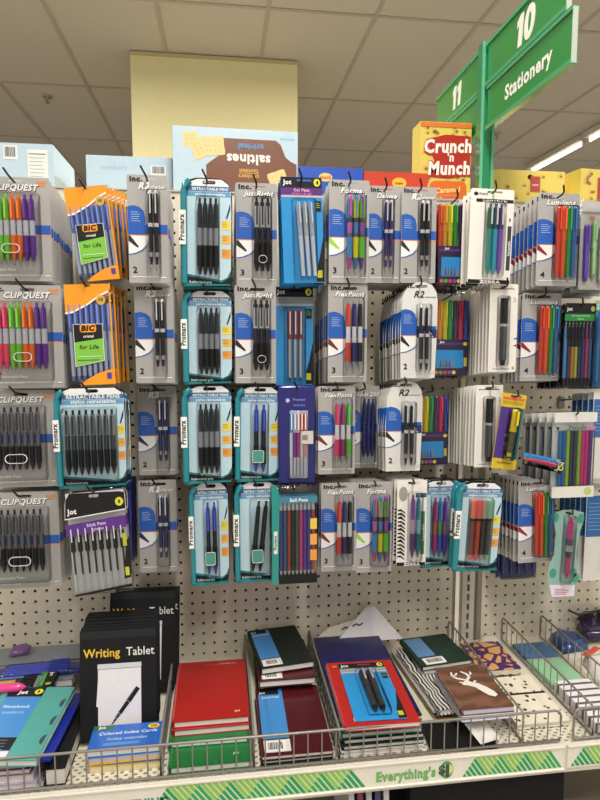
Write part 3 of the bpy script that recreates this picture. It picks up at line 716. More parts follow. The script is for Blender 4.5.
def purple_clear(W, H):
    s = bag_shell(W, H, .010); l, r = -W / 2, W / 2; p = B(); y = -.0005
    p.rect(l + .002, -H + .002, r - .002, -.003, M('cfcdc8', .5), 0, y); p.ell(-.2 * W, -.2 * H, .005, .006, card('d88a5a'), 2, y); p.rect(l + .004, -.16 * H, r - .004, -.13 * H, card('9a9a9a'), 2, y)
    parts = [('bag', s, [], None), ('backing', p, [], None)]
    for i, (c_, z) in enumerate((('5a3aa8', -.28), ('8ab87a', -.24), ('a8a8a8', -.3))):
        parts.append(place(marker(H * .62, .0045, c_, c_), l + .012 + i * .013, z * H, -.0065))
    return parts
def blue_card(W, H):
    """blue over white hang card"""
    c = B(); l, r = -W / 2, W / 2
    c.prism(rrect(l, -H, r, 0, .002, 2), 0, .0005, card('dddbd6'), slot(0, -.03 * H), card('d0cec8')); c.rect(l + .001, -.52 * H, r - .001, -.08 * H, card('2f6aa8'), 2); scribble(c, l + .005, -.16 * H, W * .5, 8, .008, card('a9c4e0'), 3)
    return [('card', c, [], None), place(marker(H * .7, .005, '3a6aa8', 'dcdcdc'), .004, -.2 * H, -.007)]
def navy_bag(W, H):
    s = bag_shell(W, H, .010); p = B(); p.rect(-W / 2 + .002, -H + .002, W / 2 - .002, -.002, card('1f2f78'), 0, -.0006)
    return [('bag', s, [], None), ('backing', p, [], None)] + [place(stick(H * .75, .0042, '2a3a9a', '3a4ab8'), -W / 2 + .008 + i * (W - .016) / 4, -.15 * H, -.0055) for i in range(5)]
def blue_pouch(W, H):
    s = bag_shell(W, H, .010); p = B(); p.rect(-W / 2 + .002, -H + .002, W / 2 - .002, -.002, card('2a78b0'), 0, -.0006); p.rect(-W / 2 + .002, -.12 * H, W / 2 - .002, -.002, card('8fc0a8'), 2, -.0006)
    return [('bag', s, [], None), ('backing', p, [], None)] + [place(stick(H * .765, .0042, '2a5a9a', '2a78b0'), -W / 2 + .008 + i * (W - .016) / 4, -.2 * H, -.0055) for i in range(5)]

# ------------------------------------------------------------------ hanging packs on hooks
TPL = {}
def make_root(name, parts):
    root = empty(name)
    for nm, b, ch, mx in parts:
        o = b.obj(nm, root)
        if mx: o.matrix_local = mx
        for cn, cb in ch: cb.obj(cn, o)
    return root
def merged(parts):
    a = B()
    for nm, b, ch, mx in parts:
        a.merge(b, mx)
        for cn, cb in ch: a.merge(cb, mx)
    return a
ORD = ['', 'first', 'second', 'third', 'fourth', 'fifth', 'sixth', 'seventh', 'eighth', 'ninth', 'tenth', 'eleventh', 'twelfth', 'thirteenth']
SLOPE = .13
def hang(key, fn, nomWH, rect, Y, n, gap, name, desc, cat='pack', slope=.13, rot=0, yaw=0, seed=0, hook=True, hx=0, group=None, drift=0):
    """front pack filling pixel rect at depth Y, n more packs behind it on the same hook"""
    rnd = random.Random(hash((rect[0], rect[1])) & 0xffff)
    x0, y0, x1, y1 = rect; a = atY(x0, (y0 + y1) / 2, Y); c = atY(x1, (y0 + y1) / 2, Y); tp = atY((x0 + x1) / 2, y0, Y); bt = atY((x0 + x1) / 2, y1, Y)
    W, H = c.x - a.x, tp.z - bt.z; cx = (a.x + c.x) / 2; s = (W / nomWH[0], 1, H / nomWH[1])
    if key not in TPL: TPL[key] = [fn(*nomWH), None, None]
    T = TPL[key]
    if T[1] is None: T[1] = make_root(name, T[0]); r = T[1]
    else: r = copy_tree(T[1])
    r.location = (cx, Y, tp.z); r.rotation_euler = (0, rot, yaw); r.scale = s
    tag(r, desc, cat, group or 'packs hanging frontmost on the pegboard hooks')
    if n and T[2] is None: T[2] = merged(T[0]).mesh(name)
    short = desc.split('|')[0]
    for k in range(1, n + 1):
        o = bpy.data.objects.new(name, T[2]); COL.objects.link(o)
        o.location = (cx + rnd.uniform(-.001, .001) + drift * k, Y + gap * k, tp.z - slope * gap * k + rnd.uniform(-.001, .001)); o.scale = s
        o.rotation_euler = (0, rot * .5 + rnd.uniform(-.012, .012), yaw + rnd.uniform(-.02, .02))
        tag(o, '', cat, 'packs hanging behind the ' + short)
        o['label'] = (ORD[k] + ' behind the ' + short)
    if hook:
        t = empty('peg_hook', (cx + hx * 0, 0, tp.z - .012 * s[2] + Y * SLOPE * 1.0)); b = B(); L = Y - .016; zf = -L * SLOPE + .004
        zz = -Y * SLOPE + .0055
        b.tube([(0, .004, -.010), (0, -.004, 0), (0, L * .5, zz * .5 + .001), (0, L + .006, zz), (-.002, L - .004, zz + .004), (-.008, L - .011, zz + .015)], .0019, DARKW, 7)
        b.obj('wire', t); q = B(); q.box(-.008, .008, -.004, -.0005, -.02, .008, STEEL); q.obj('back_plate', t)
        tag(t, 'hook of the ' + short, 'hook', 'wire hooks on the pegboard')
    return r

inc = lambda name, num, pens, px0, dx, **k: (lambda W, H: inc_card(W, H, name, num, pens(H), px0, dx, **k))
r2f = inc('R2 Rollerball', 2, lambda H: [rollerball(.71 * H, .0042) for _ in range(2)], .006, .0105)
r2blue = inc('R2 Rollerball', 2, lambda H: [rollerball(.71 * H, .0042, '262a6e') for _ in range(2)], .006, .0105, tipc='2a2a6a')
jr = inc('JustRight', 3, lambda H: [justright(.74 * H, .0042) for _ in range(3)], .0, .0105, emblem=(.0105, -.75 * .205, .008, .008))
formaf = inc('Forma', 3, lambda H: [forma(.74 * H, .0044, '4a90d0', 'c070b8', 'c03a8a'), forma(.74 * H, .0044, 'e8d82a', '4a90c8', '2a7aa8'), forma(.74 * H, .0044, '62c83a', '9a50a8', '6a2f8a')], .0, .0115, tipc='9ad040')
duo = inc('Deluxe', 2, lambda H: [rollerball(.72 * H, .0042, '3a2f7a'), rollerball(.72 * H, .0042, '3a2f7a')], .002, .0105)
wb = lambda cs, num=3, nm='FlexPoint': inc(nm, num, lambda H: [clicker(.74 * H, .0042, c, c, 'a0a4aa', c, 'f0f0f2') for c in cs], .0, .0115, tipc='6a2f2a')
wb1, wb2 = wb(('e0483a', '2f2f80', '2c2c34')), wb(('e8407a', 'a0307a', '5ac83a'))
inc4 = inc('Luminos', 4, lambda H: [marker(.76 * H, .0046, c) for c in ('d8402a', 'f0602a', '2f9a3f', '2a6ab0')], -.002, .0095, tipc='8a1f3a')
r2new = lambda W, H: inc_card(W, H, None, 2, [rollerball(.7 * H, .0044, '2c2c30') for _ in range(2)], .004, .0125, z0=-.24, curved=True)
cqhi = inc('CLIPQUEST', 8, lambda H: [clicker(.66 * H, .0052, c, c, c, c, 'd8dade') for c in ('f0507a', 'f0507a', '7fd03a', '7fd03a', 'f07a2a', 'f07a2a', '6a2f9a', '6a2f9a')], -.052, .0126, wide=True, z0=-.17, emblem=(-.006, -.71 * .2, .018, .009), tipc='c04a6a', bl=(-.06, .052))
cqbk = inc('CLIPQUEST', 8, lambda H: [clicker(.66 * H, .0045, '8c8e94', '1c1c1e', '2a2a2c', '2a2a2e', '6c6e74') for _ in range(8)], -.052, .0126, wide=True, z0=-.17, emblem=(-.006, -.71 * .2, .022, .010), bl=(-.06, .052))
pm4 = lambda W, H: promarx(W, H, [clicker(.72 * H, .0042, '3a3c40', '1b1b1d', '1b1b1d', '1b1b1d', '9a9ca2') for _ in range(4)], -.013, .0098)
pm2 = lambda c, rot: (lambda W, H: promarx(W, H, [clicker(.72 * H, .0046, c, '1b1b1d', c, c, '1b1b1d') for _ in range(2)], -.004 + rot * .08, .0155, rot=rot, emblem=(-.012, -.79 * H, .012, -.66 * H)))
pm8 = lambda W, H: promarx(W, H, [clicker(.66 * H, .0046, '8f9298', '141416', '1b1b1d', '1b1b1d', '3a3c44') for _ in range(8)], -.045, .0124, wide=True, z0=-.22)
pmgel = lambda W, H: promarx(W, H, [clicker(.7 * H, .005, a, c, a, a, e_) for a, c, e_ in (('a83a7a', 'b03a8a', 'c86a5a'), ('4a8ad0', '4a6ac0', '6ab07a'), ('7a4aa8', '6a4ab8', 'a07a9a'))], -.012, .0125)
pmhi = lambda W, H: promarx(W, H, [pen(.68 * H, .0055, [(.3, 1, 1, plas(c)), (.04, 1.1, 1.1, BLK), (.56, .9, .9, plas(d)), (.1, .8, .5, plas(c))], (), None, name='marker') for c, d in (('f0806a', '7a4a44'), ('f0706a', 'c04a34'), ('c8a89a', '3a3a3a'), ('8ad0a8', '3a4a44'))], -.013, .0105)
jotA = lambda W, H: jot_card(W, H, [pen(.7 * H, .0042, [(.04, .5, .5, CH), (.42, 1, 1, plas('c4c8d0')), (.54, .95, .8, plas('e0e4ec'))], (), (CH, .02, .3)) for _ in range(3)], -.009, .0115)
jotR = lambda W, H: jot_card(W, H, [pen(.7 * H, .0042, [(.42, 1, 1, plas('9a2f24')), (.56, .95, .8, M('c9ccd2', .2, .6))], (), (CH, .02, .35)) for _ in range(3)], -.010, .0115, True)
zb3 = lambda W, H: zebra_card(W, H, [pen(.74 * H, .0045, [(.06, .5, .5, plas(d)), (.30, 1, 1, plas(d)), (.56, .95, .9, plas(c)), (.08, .8, .3, plas(c))], (), (CH, .05, .3)) for c, d in (('2a9a8a', '1f6a4a'), ('3ab0d0', '2a5a6a'), ('8a5ac0', '5a3a7a'))], -.005, .0098)
zbm = lambda W, H: zebra_card(W, H, [pen(.76 * H, .007, [(.38, 1, 1, M('2a2a2c', .3, .3)), (.04, .9, .9, CH), (.5, .95, .95, M('55565a', .3, .4)), (.08, .8, .6, BLK)], (), None, name='marker')], -.002, .014, foot=False, mark='2')
zbs = lambda W, H: zebra_card(W, H, [clicker(.74 * H, .0046, '8a5aa8', '6a3a86', '6a3a86', '6a3a86', 'c0a8d0'), clicker(.74 * H, .0046, '3a8ab0', '1f7a8a', '1f7a8a', '2a7a9a', '8ac0d0')], .001, .0125, stripes=True)

CW = (.142, .205); C3 = (.077, .205); PM = (.094, .205); PMW = (.135, .205)
# row 1
hang('cqhi', cqhi, CW, (-21, 177, 51, 281), -.215, 9, .018, 'pen_pack', 'wide grey card of bright clip pens, top left corner')
hang('bic', bic_bag, (.085, .19), (65, 187, 111, 283), -.205, 5, .030, 'pen_bag', 'orange bag of blue stick pens, upper of two', rot=-.11, drift=.0035, slope=-.14)
hang('r2', r2f, C3, (128, 175, 168, 283), -.235, 9, .017, 'pen_pack', 'grey two-pen black rollerball card beside the upper orange bags')
hang('pm4', pm4, PM, (182, 178, 233, 287), -.215, 5, .022, 'pen_pack', 'teal-spined card of four black pens, top row', rot=.01)
hang('jr', jr, C3, (236, 183, 277, 285), -.2, 8, .018, 'pen_pack', 'grey three-pen black retractable card in the top row')
hang('jotA', jotA, (.08, .205), (280, 177, 322, 283), -.215, 3, .018, 'pen_pack', 'bright blue card of three silver gel pens, top row', rot=-.035, yaw=.12)
hang('forma', formaf, C3, (329, 180, 369, 283), -.215, 9, .017, 'pen_pack', 'grey card of three multicoloured pens, top row under blue box')
hang('duo', duo, C3, (368, 186, 401, 283), -.19, 4, .018, 'pen_pack', 'grey card of two purple capped pens, top row')
hang('r2', r2f, C3, (401, 187, 436, 283), -.2, 5, .018, 'pen_pack', 'grey two-pen black rollerball card left of the highlighter bag')
hang('fuse', fuse_bag, (.075, .18), (435, 196, 473, 288), -.16, 3, .03, 'highlighter_bag', 'clear bag of rainbow highlighters in the top row')
hang('zb3', zb3, (.078, .2), (470, 189, 513, 284), -.225, 3, .02, 'pen_pack', 'ivory card of green, blue and violet pens, top row', rot=.02)
hang('inc4', inc4, C3, (537, 193, 578, 286), -.22, 8, .0185, 'pen_pack', 'grey card of four bright markers, top right')
hang('purp', purple_clear, (.075, .19), (578, 200, 620, 291), -.2, 3, .03, 'marker_pack', 'clear pack of purple and green markers at the right edge')
# row 2
hang('cqhi', cqhi, CW, (-9, 285, 63, 388), -.215, 7, .018, 'pen_pack', 'wide grey card of bright clip pens, second row at left edge')
hang('bic', bic_bag, (.085, .19), (65, 283, 114, 386), -.215, 4, .030, 'pen_bag', 'orange bag of blue stick pens, lower of two', rot=-.03, drift=.0025, slope=.02)
hang('r2', r2f, C3, (135, 284, 174, 383), -.2, 6, .018, 'pen_pack', 'grey two-pen black rollerball card beside the lower orange bags')
hang('pm4', pm4, PM, (183, 290, 233, 384), -.2, 5, .022, 'pen_pack', 'teal-spined card of four black pens, second row')
hang('jr', jr, C3, (235, 285, 276, 383), -.2, 8, .018, 'pen_pack', 'grey three-pen black retractable card in the second row')
hang('jotR', jotR, (.08, .205), (275, 287, 313, 385), -.16, 3, .018, 'pen_pack', 'bright blue card of three red-capped pens', rot=.0)
hang('wb1', wb1, C3, (328, 284, 367, 382), -.21, 10, .0165, 'pen_pack', 'grey card of red, blue and black pens, second row')
hang('r2n', r2new, (.082, .205), (400, 282, 437, 378), -.21, 9, .017, 'pen_pack', 'round-topped card of two rollerballs, second row', drift=-.0002)
hang('fuse', fuse_bag, (.075, .18), (430, 292, 468, 378), -.12, 2, .03, 'highlighter_bag', 'clear bag of rainbow highlighters in the second row')
hang('zbm', zbm, (.06, .2), (489, 284, 517, 372), -.21, 11, .0155, 'marker_pack', 'narrow white card with one black marker, upper of two')
hang('inc4', inc4, C3, (521, 293, 560, 381), -.18, 5, .0185, 'pen_pack', 'grey card of four bright markers, second row at right')
hang('jpb', jot_pen_bag, (.075, .19), (561, 303, 592, 388), -.19, 4, .025, 'pencil_bag', 'black and green topped bag of coloured pencils at right')
hang('bpo', blue_pouch, (.075, .19), (593, 300, 630, 388), -.2, 3, .03, 'pen_bag', 'bright blue bag cut by the right edge, second row')
# row 3
hang('cqbk', cqbk, CW, (-16, 390, 57, 487), -.2, 5, .018, 'pen_pack', 'wide grey card of black clip pens, third row')
hang('pm8', pm8, PMW, (56, 387, 126, 487), -.225, 3, .022, 'pen_pack', 'wide teal-spined card of eight black pens', rot=-.012)
hang('r2b', r2blue, C3, (138, 386, 177, 475), -.12, 2, .018, 'pen_pack', 'grey card of two navy rollerballs, third row')
hang('pm4', pm4, PM, (183, 385, 233, 483), -.2, 4, .022, 'pen_pack', 'teal-spined card of four black pens, third row')
hang('pm2b', pm2('3a48b8', 0.0), PM, (236, 386, 281, 481), -.19, 4, .022, 'pen_pack', 'teal-spined card of two blue pens, third row', rot=.015)
hang('star', star_bag, (.078, .2), (278, 385, 315, 484), -.2, 3, .022, 'pen_bag', 'navy foil bag of pens with a star emblem')
hang('wb2', wb2, C3, (318, 386, 355, 474), -.2, 6, .018, 'pen_pack', 'grey card of pink, plum and green pens')
hang('navyduo', inc('Zoom 200', 3, lambda H: [clicker(.72 * H, .0044, '2f3480', '262a70', '262a70', '262a70', '343a8a') for _ in range(3)], .0, .0105), C3, (348, 386, 379, 468), -.12, 2, .018, 'pen_pack', 'grey card of three navy pens half hidden in third row')
hang('r2n', r2new, (.082, .205), (385, 381, 422, 471), -.19, 6, .017, 'pen_pack', 'round-topped card of two rollerballs, third row')
hang('fuse', fuse_bag, (.075, .18), (412, 388, 448, 466), -.10, 1, .03, 'highlighter_bag', 'clear bag of rainbow highlighters in the third row')
hang('zbm', zbm, (.06, .2), (475, 385, 502, 467), -.195, 9, .0165, 'marker_pack', 'narrow white card with one black marker, lower of two')
hang('yel', yellow_card, (.06, .19), (500, 394, 527, 469), -.21, 0, .02, 'marker_pack', 'yellow and purple card with one fat yellow marker', rot=.14, yaw=.15)
hang('pcb', pencil_bag, (.088, .19), (550, 411, 593, 497), -.22, 4, .028, 'pencil_bag', 'white-topped clear bag of coloured pencils', drift=-.0015)
hang('blu', blue_card, (.07, .2), (592, 392, 630, 478), -.2, 4, .02, 'marker_pack', 'blue over white card cut by the right edge, third row')
# row 4
hang('cqbk', cqbk, CW, (-12, 492, 60, 588), -.2, 5, .018, 'pen_pack', 'wide grey card of black clip pens, lowest row')
hang('jbag', jot_bag, (.13, .21), (64, 487, 127, 593), -.235, 1, .03, 'pen_bag', 'clear bag of black stick pens under a black header', rot=-.06)
hang('navbag', navy_bag, (.1, .2), (92, 478, 134, 562), -.10, 2, .03, 'pen_bag', 'dark navy bag of pens hidden behind the black-header bag')
hang('r2b', r2blue, C3, (139, 480, 177, 572), -.12, 2, .018, 'pen_pack', 'grey card of two navy rollerballs, lowest row')
hang('pm2b', pm2('3a48b8', 0.0), PM, (190, 482, 229, 584), -.19, 5, .022, 'pen_pack', 'teal-spined card of two blue pens, lowest row', rot=-.01)
hang('pm2k', pm2('1b1b1d', .10), PM, (235, 481, 279, 581), -.19, 4, .022, 'pen_pack', 'teal-spined card of two slanted black pens', rot=.0)
hang('pmb', promarx_bag, (.09, .2), (271, 485, 317, 582), -.22, 2, .028, 'pen_bag', 'clear bag of rainbow pens with a green edge')
hang('wb1', wb1, C3, (321, 483, 356, 571), -.2, 7, .018, 'pen_pack', 'grey card of red, blue and black pens, lowest row')
hang('forma', formaf, C3, (356, 482, 392, 572), -.19, 6, .018, 'pen_pack', 'grey card of three multicoloured pens, lowest row')
hang('zbs', zbs, (.068, .19), (397, 480, 426, 566), -.2, 8, .018, 'pen_pack', 'zebra-striped white card of purple and blue pens', yaw=-.08, drift=-.001)
hang('pmg', pmgel, PM, (420, 480, 457, 566), -.165, 3, .022, 'pen_pack', 'card of three shiny pink, blue and violet pens', rot=.0)
hang('pmh', pmhi, PM, (456, 482, 503, 570), -.215, 4, .018, 'marker_pack', 'teal-spined card of coral and green highlighters', rot=.05, drift=.0025)
hang('inc4', inc4, C3, (517, 480, 553, 562), -.2, 7, .0185, 'pen_pack', 'grey card of four bright markers, lowest row', rot=-.03)
hang('navbag', navy_bag, (.1, .2), (500, 530, 536, 578), -.09, 2, .025, 'pen_bag', 'navy bag of pens showing below the bright marker cards')
hang('aqua', aqua_card, (.065, .2), (551, 510, 582, 597), -.21, 0, .02, 'pen_pack', 'shaped aqua card with one fat pink pen', rot=.03)
hang('blu', blue_card, (.07, .2), (585, 488, 622, 580), -.16, 5, .022, 'marker_pack', 'blue over white card cut by the right edge, lowest row')

# ------------------------------------------------------------------ snack boxes on the top shelf
def carton(name, W, H, D, loc, yaw, body, desc, draw, cat='box', side=None, flaps=True):
    """front face local y=0 towards -y, x 0..W, z 0..H"""
    t = empty(name, loc, (0, 0, yaw)); b = B()
    b.box(0, W, 0, D, 0, H, body)
    if side: b.box(-.0004, 0, .0004, D - .0004, .0004, H - .0004, side)
    b.obj('carton', t)
    p = B(); draw(p, W, H); p.obj('front_print', t)
    f = B(); f.box(.001, W / 2 - .001, .001, D - .001, H, H + .0008, body); f.box(W / 2 + .001, W - .001, .001, D - .001, H, H + .0008, body); f.obj('top_flap', t)
    tag(t, desc, cat); return t
BX = TOPZ
ICE = card('bcd3e0')
def barcode(b, x, z, w_, h, y=0, layer=3):
    b.rect(x, z, x + w_, z + h, WHT, layer, y); q = x + w_ * .1; r_ = random.Random(3)
    while q < x + w_ * .85:
        k = r_.choice((.0006, .001, .0016)); b.rect(q, z + h * .2, q + k, z + h * .9, INK, layer + 1, y); q += k + r_.choice((.0007, .0012))
def d_nutri(b, W, H):
    barcode(b, W - .105, H - .035, .03, .03)
    b.rect(W - .055, .004, W - .012, H - .012, card('e6e9e4'), 1); b.rect(W - .052, H - .022, W - .016, H - .0205, INK, 3)
    for i in range(8): b.rect(W - .051, H - .03 - i * .008, W - .018 - (i % 3) * .003, H - .0292 - i * .008, card('7a8288'), 3)
carton('cracker_box', .30, .103, .2, (-.661, .045, BX), .0, ICE, 'pale blue cracker box with barcode and facts panel, far left', d_nutri)
def d_blue2(b, W, H):
    barcode(b, W - .05, H - .04, .035, .022); b.text('crackers', W * .32, H - .03, .016, card('a4c6dc'), 2, 'C', .02)
carton('cracker_box', .195, .094, .15, (-.2985, .08, BX), .0, ICE, 'low pale blue cracker box behind the two-pen card', d_blue2)
def cracker(b, cx, cz, a, s_, layer):
    pts = []
    for i in range(4):
        for k in range(4):
            u = -1 + 2 * k / 4; x_, z_ = ((u, 1), (1, -u), (-u, -1), (-1, u))[i]; j = 1.0 if k % 2 else .95
            x_, z_ = x_ * s_ * j, z_ * s_ * j; pts.append((cx + x_ * cos(a) - z_ * sin(a), cz + x_ * sin(a) + z_ * cos(a)))
    b.flat(pts, card('e9cd8c'), layer)
    for i in (-.5, 0, .5):
        for k in (-.5, 0, .5):
            x_, z_ = i * s_, k * s_; b.ell(cx + x_ * cos(a) - z_ * sin(a), cz + x_ * sin(a) + z_ * cos(a), .0012, .0012, card('b98a4a'), layer + 1, n=8)
def d_salt(b, W, H):
    BR = card('7a4a34')
    b.flat([(W * .26, .018), (W * .30, .012), (W * .99, .012), (W * .99, H * .52), (W * .94, H * .56), (W * .9, H * .62), (W * .86, H * .8), (W * .82, H * .86), (W * .4, H * .86), (W * .36, H * .6), (W * .3, H * .52), (W * .26, H * .46)], BR, 1)
    b.text('original', W * .62, H * .79, .018, card('4a90c4'), 3, 'C', .04, rot=pi); b.text('saltines', W * .60, H * .63, .031, card('f0ece2'), 3, 'C', .035, rot=pi)
    b.text('Golden', W * .6, H * .42, .014, card('d8a84a'), 3, 'C', .03, rot=pi); b.text('crackers', W * .6, H * .34, .013, card('d8a84a'), 3, 'C', .03, rot=pi)
    b.rect(W * .52, H * .355, W * .68, H * .363, card('d8a84a'), 3)
    cracker(b, W * .14, H * .82, .2, .017, 2); cracker(b, W * .22, H * .70, .45, .022, 3); cracker(b, W * .33, H * .74, .12, .022, 4); cracker(b, W * .84, H * .27, .35, .022, 3)
    for i in range(4): b.text('net wt', W * .1 + i * .014, H * .16 + (i % 2) * .006, .006, INK, 2, 'C', .01, rot=pi)
    b.text('enriched', W * .97, H * .9, .009, card('7ab0d0'), 2, 'L', .01, rot=pi)
carton('cracker_box', .286, .152, .13, (-.099, .032, BX), .03, ICE, 'large pale blue and brown saltines box lying upside down', d_salt, side=card('26405a'))
carton('snack_box', .155, .074, .13, (.187, .035, BX), 0, card('2450b8'), 'blue snack box behind the bright blue pen card', lambda b, W, H: (b.ell(W * .42, H * .7, .016, .010, card('e8c86a'), 1), b.text('snack', W * .42, H * .65, .011, card('c0402a'), 2, 'C', .03)))
carton('snack_box', .158, .070, .055, (.345, .04, BX), 0, card('c93f24'), 'red snack box with a yellow badge left of the popcorn box', lambda b, W, H: (b.ell(W * .55, H * .66, .018, .012, card('e8b83a'), 1), b.text('new', W * .55, H * .6, .011, card('8a2a1a'), 2, 'C', .03)))
YB = card('e0c85e')
def blobs(b, W, H, n, seed):
    r_ = random.Random(seed)
    for i in range(n):
        x_, z_, s_ = r_.uniform(.012, W - .012), r_.uniform(.010, H - .010), r_.uniform(.006, .010)
        b.ell(x_, z_, s_, s_ * .8, card('d8b45a'), 1 + i % 3, n=9); b.ell(x_ + .002, z_ - .001, s_ * .5, s_ * .4, card('8f6a2c'), 4 + i % 3, n=7)
def d_crunch(b, W, H):
    blobs(b, W, H, 40, 5)
    b.rect(.001, H - .012, W - .001, H - .001, card('e0762a'), 8)
    RD = card('b3231c')
    b.flat([(W * .12, H * .80), (W * .5, H * .86), (W * 1.0 - .002, H * .85), (W - .002, H * .42), (W * .6, H * .36), (W * .22, H * .37), (W * .28, H * .56)], RD, 9)
    for t_, x_, z_, sz in (('Crunch', W * .545, H * .66, .044), ("'n", W * .60, H * .56, .028), ('Munch', W * .575, H * .41, .044)):
        b.text(t_, x_ + .001, z_ - .0015, sz, RD, 10, 'C', .12, .1, rot=.04, sx=.74); b.text(t_, x_, z_, sz, card('f4efe4'), 12, 'C', .04, .1, rot=.04, sx=.86)
    b.flat(rrect(W * .2, H * .12, W * .92, H * .33, .014, 4), card('dd6a20'), 10); b.text('Caramel', W * .56, H * .20, .018, card('f2d98a'), 12, 'C', .03, .2, rot=.1)
carton('popcorn_box', .134, .212, .06, (.5015, .10, BX), 0, YB, 'tall yellow popcorn box with white lettering beside the green pole', d_crunch)
def d_y1(b, W, H):
    blobs(b, W, H, 26, 9); b.rect(W * .5, H * .45, W * .64, H * .85, card('b3463c'), 9); b.text('corn', W * .57, H * .6, .008, WHT, 10, 'C', .03)
carton('popcorn_box', .185, .092, .12, (.683, .06, BX), 0, YB, 'low yellow popcorn box right of the green pole', d_y1)
def d_y2(b, W, H):
    blobs(b, W, H, 22, 12); b.rect(W * .25, H * .2, W * .5, H * .8, card('b3362c'), 9); b.text('corn', W * .375, H * .4, .012, WHT, 10, 'C', .03)
carton('popcorn_box', .2, .100, .12, (.905, .05, BX), .12, YB, 'yellow popcorn box cut by the right edge', d_y2)

# ------------------------------------------------------------------ aisle sign on its pole
GS = plas('23873f'); GE = plas('3f9a6a'); SW = card('ecebe0')
PX_ = .648
t = empty('aisle_sign', (PX_, .05, TOPZ - .001)); b = B(); PH_ = 2.208 - TOPZ
b.box(-.017, .017, -.013, .013, 0, PH_, plas('1f8254')); 
for q in (-.017, .011): b.box(q, q + .006, -.017, -.013, 0, PH_, plas('5fb58c'))
b.obj('pole', t)
def sign_panel(y0, y1, z0, z1, txt, size, tx, name='sign_panel'):
    """panel in the y-z plane facing -x, spanning world y0 (far) to y1 (near)"""
    g = B(); L = y0 - y1; H = z1 - z0
    g.box(0, L, -.003, .003, 0, H, GS)
    g.box(-.001, L + .001, -.0075, .0075, -.002, .007, GE); g.box(-.001, L + .001, -.0075, .0075, H - .006, H + .002, GE); g.box(L, L + .002, -.005, .005, 0, H, plas('b9c4b6'))
    o = g.obj(name, t); o.rotation_euler = (0, 0, -pi / 2); o.location = (-.004, y0 - .05, z0 - TOPZ + .001)
    if txt and txt[0] == '1':
        k = B(); w1 = size * .42; tot = w1 * .55 + size * .62 if txt == '10' else w1 * 1.7; X0 = tx * L - tot / 2; Z0 = H * .5 - size * .37; sh_ = lambda P: [(X0 + a * size + b_ * size * .12, Z0 + b_ * size) for a, b_ in P]
        one = [(.08, 0), (.27, 0), (.27, .74), (.13, .74), (-.02, .63), (-.02, .47), (.08, .53)]
        k.prism(sh_(one), -.0042, -.003, SW)
        if txt == '11': k.prism(sh_([(a + .42, b_) for a, b_ in one]), -.0042, -.003, SW)
        else:
            oo = [(.60 + .24 * (abs(cos(q)) ** .8) * (1 if cos(q) > 0 else -1), .37 + .38 * sin(q)) for q in [2 * pi * i / 24 for i in range(24)]]
            ii = [(.60 + .085 * cos(q), .37 + .22 * sin(q)) for q in [2 * pi * i / 16 for i in range(16)]]
            k.prism(sh_(oo), -.0042, -.003, SW, sh_(ii))
        k.obj('lettering', o)
    elif txt:
        k = B(); k.text(txt, tx * L, H * .5 - size * .35, size, SW, 1, 'C', .095 if len(txt) < 4 else .035, .12 if len(txt) < 4 else .0, y=-.0033, sx=1.1 if len(txt) < 4 else 1)
        q = k.obj('lettering', o)
    return o
sign_panel(.028, -.305, 2.104, 2.200, '10', .086, .53)
sign_panel(.022, -.328, 2.001, 2.098, 'Stationery', .0425, .53)
sign_panel(.365, .075, 2.104, 2.200, '11', .078, .50)
sign_panel(.365, .075, 2.001, 2.098, None, .05, .5)
tag(t, 'green aisle sign on a pole reading 10, 11 and Stationery', 'sign')

# ------------------------------------------------------------------ books, pads and packs on the shelf
def lie(o, loc, yaw, pitch, roll=0):
    """local x = right, z = towards the back of the cover, -y = cover normal"""
    ex = Vector((cos(yaw), sin(yaw), 0)); eb = Vector((-sin(yaw) * cos(pitch), cos(yaw) * cos(pitch), sin(pitch))); n = ex.cross(eb)
    if roll:
        R_ = Matrix.Rotation(roll, 3, eb); ex = R_ @ ex; n = R_ @ n
    o.matrix_world = Matrix(((ex.x, -n.x, eb.x, loc[0]), (ex.y, -n.y, eb.y, loc[1]), (ex.z, -n.z, eb.z, loc[2]), (0, 0, 0, 1)))
PAGE = M('dcd9d2', .7); LINE = pattern_mat('page_edges', 'stripes', 'b9b6ae', 'e2dfd8', 400)
def book(name, W, H, T, cover, loc, yaw, pitch, desc, cat='notebook', spiral=None, draw=None, group=None, page=None, back=None, coil='c9c9c9', roll=0):
    """loc: front-left corner of the top cover"""
    t = empty(name); ct = min(.0012, T * .2)
    c = B(); c.prism(rrect(0, 0, W, H, .003, 2), 0, ct, cover); 
    if draw: draw(c, W, H)
    c.obj('front_cover', t)
    p = B(); p.box(.002 if not spiral else .006, W - .002, ct, T - ct, .0015, H - .002, page or PAGE); p.obj('pages', t)
    if name == 'writing_tablet': q = B(); q.box(0, W, ct, T - ct, H - .0019, H, cover); q.box(0, W, -.0002, 0, H * .93, H, card('202225')); q.obj('binding', t)
    k = B(); k.prism(rrect(0, 0, W, H, .003, 2), T - ct, T, back or cover)
    if not spiral: k.box(0, .0015, ct, T - ct, .001, H - .001, cover)
    k.obj('back_cover', t)
    if spiral:
        s_ = B(); m = M(coil, .3, .6) if coil != '1a1a1a' else BLK; r_ = T / 2 - .0001 if T > .0125 else T / 2 + .0002; pth = []
        L = H if spiral == 'left' else W; n = int((L - .012) / .0075)
        for i in range(n * 8 + 1):
            a = 2 * pi * i / 8; v = .006 + .0075 * i / 8
            u = .0026 + min(r_, .007) * .6 * cos(a); yy = T / 2 + r_ * sin(a)
            pth.append((u, yy, v) if spiral == 'left' else (v, yy, H - u))
        s_.tube(pth, .0006, m, 4); s_.obj('spiral', t)
    lie(t, loc, yaw, pitch, roll); tag(t, desc, cat, group); return t
S = SZ + .0005

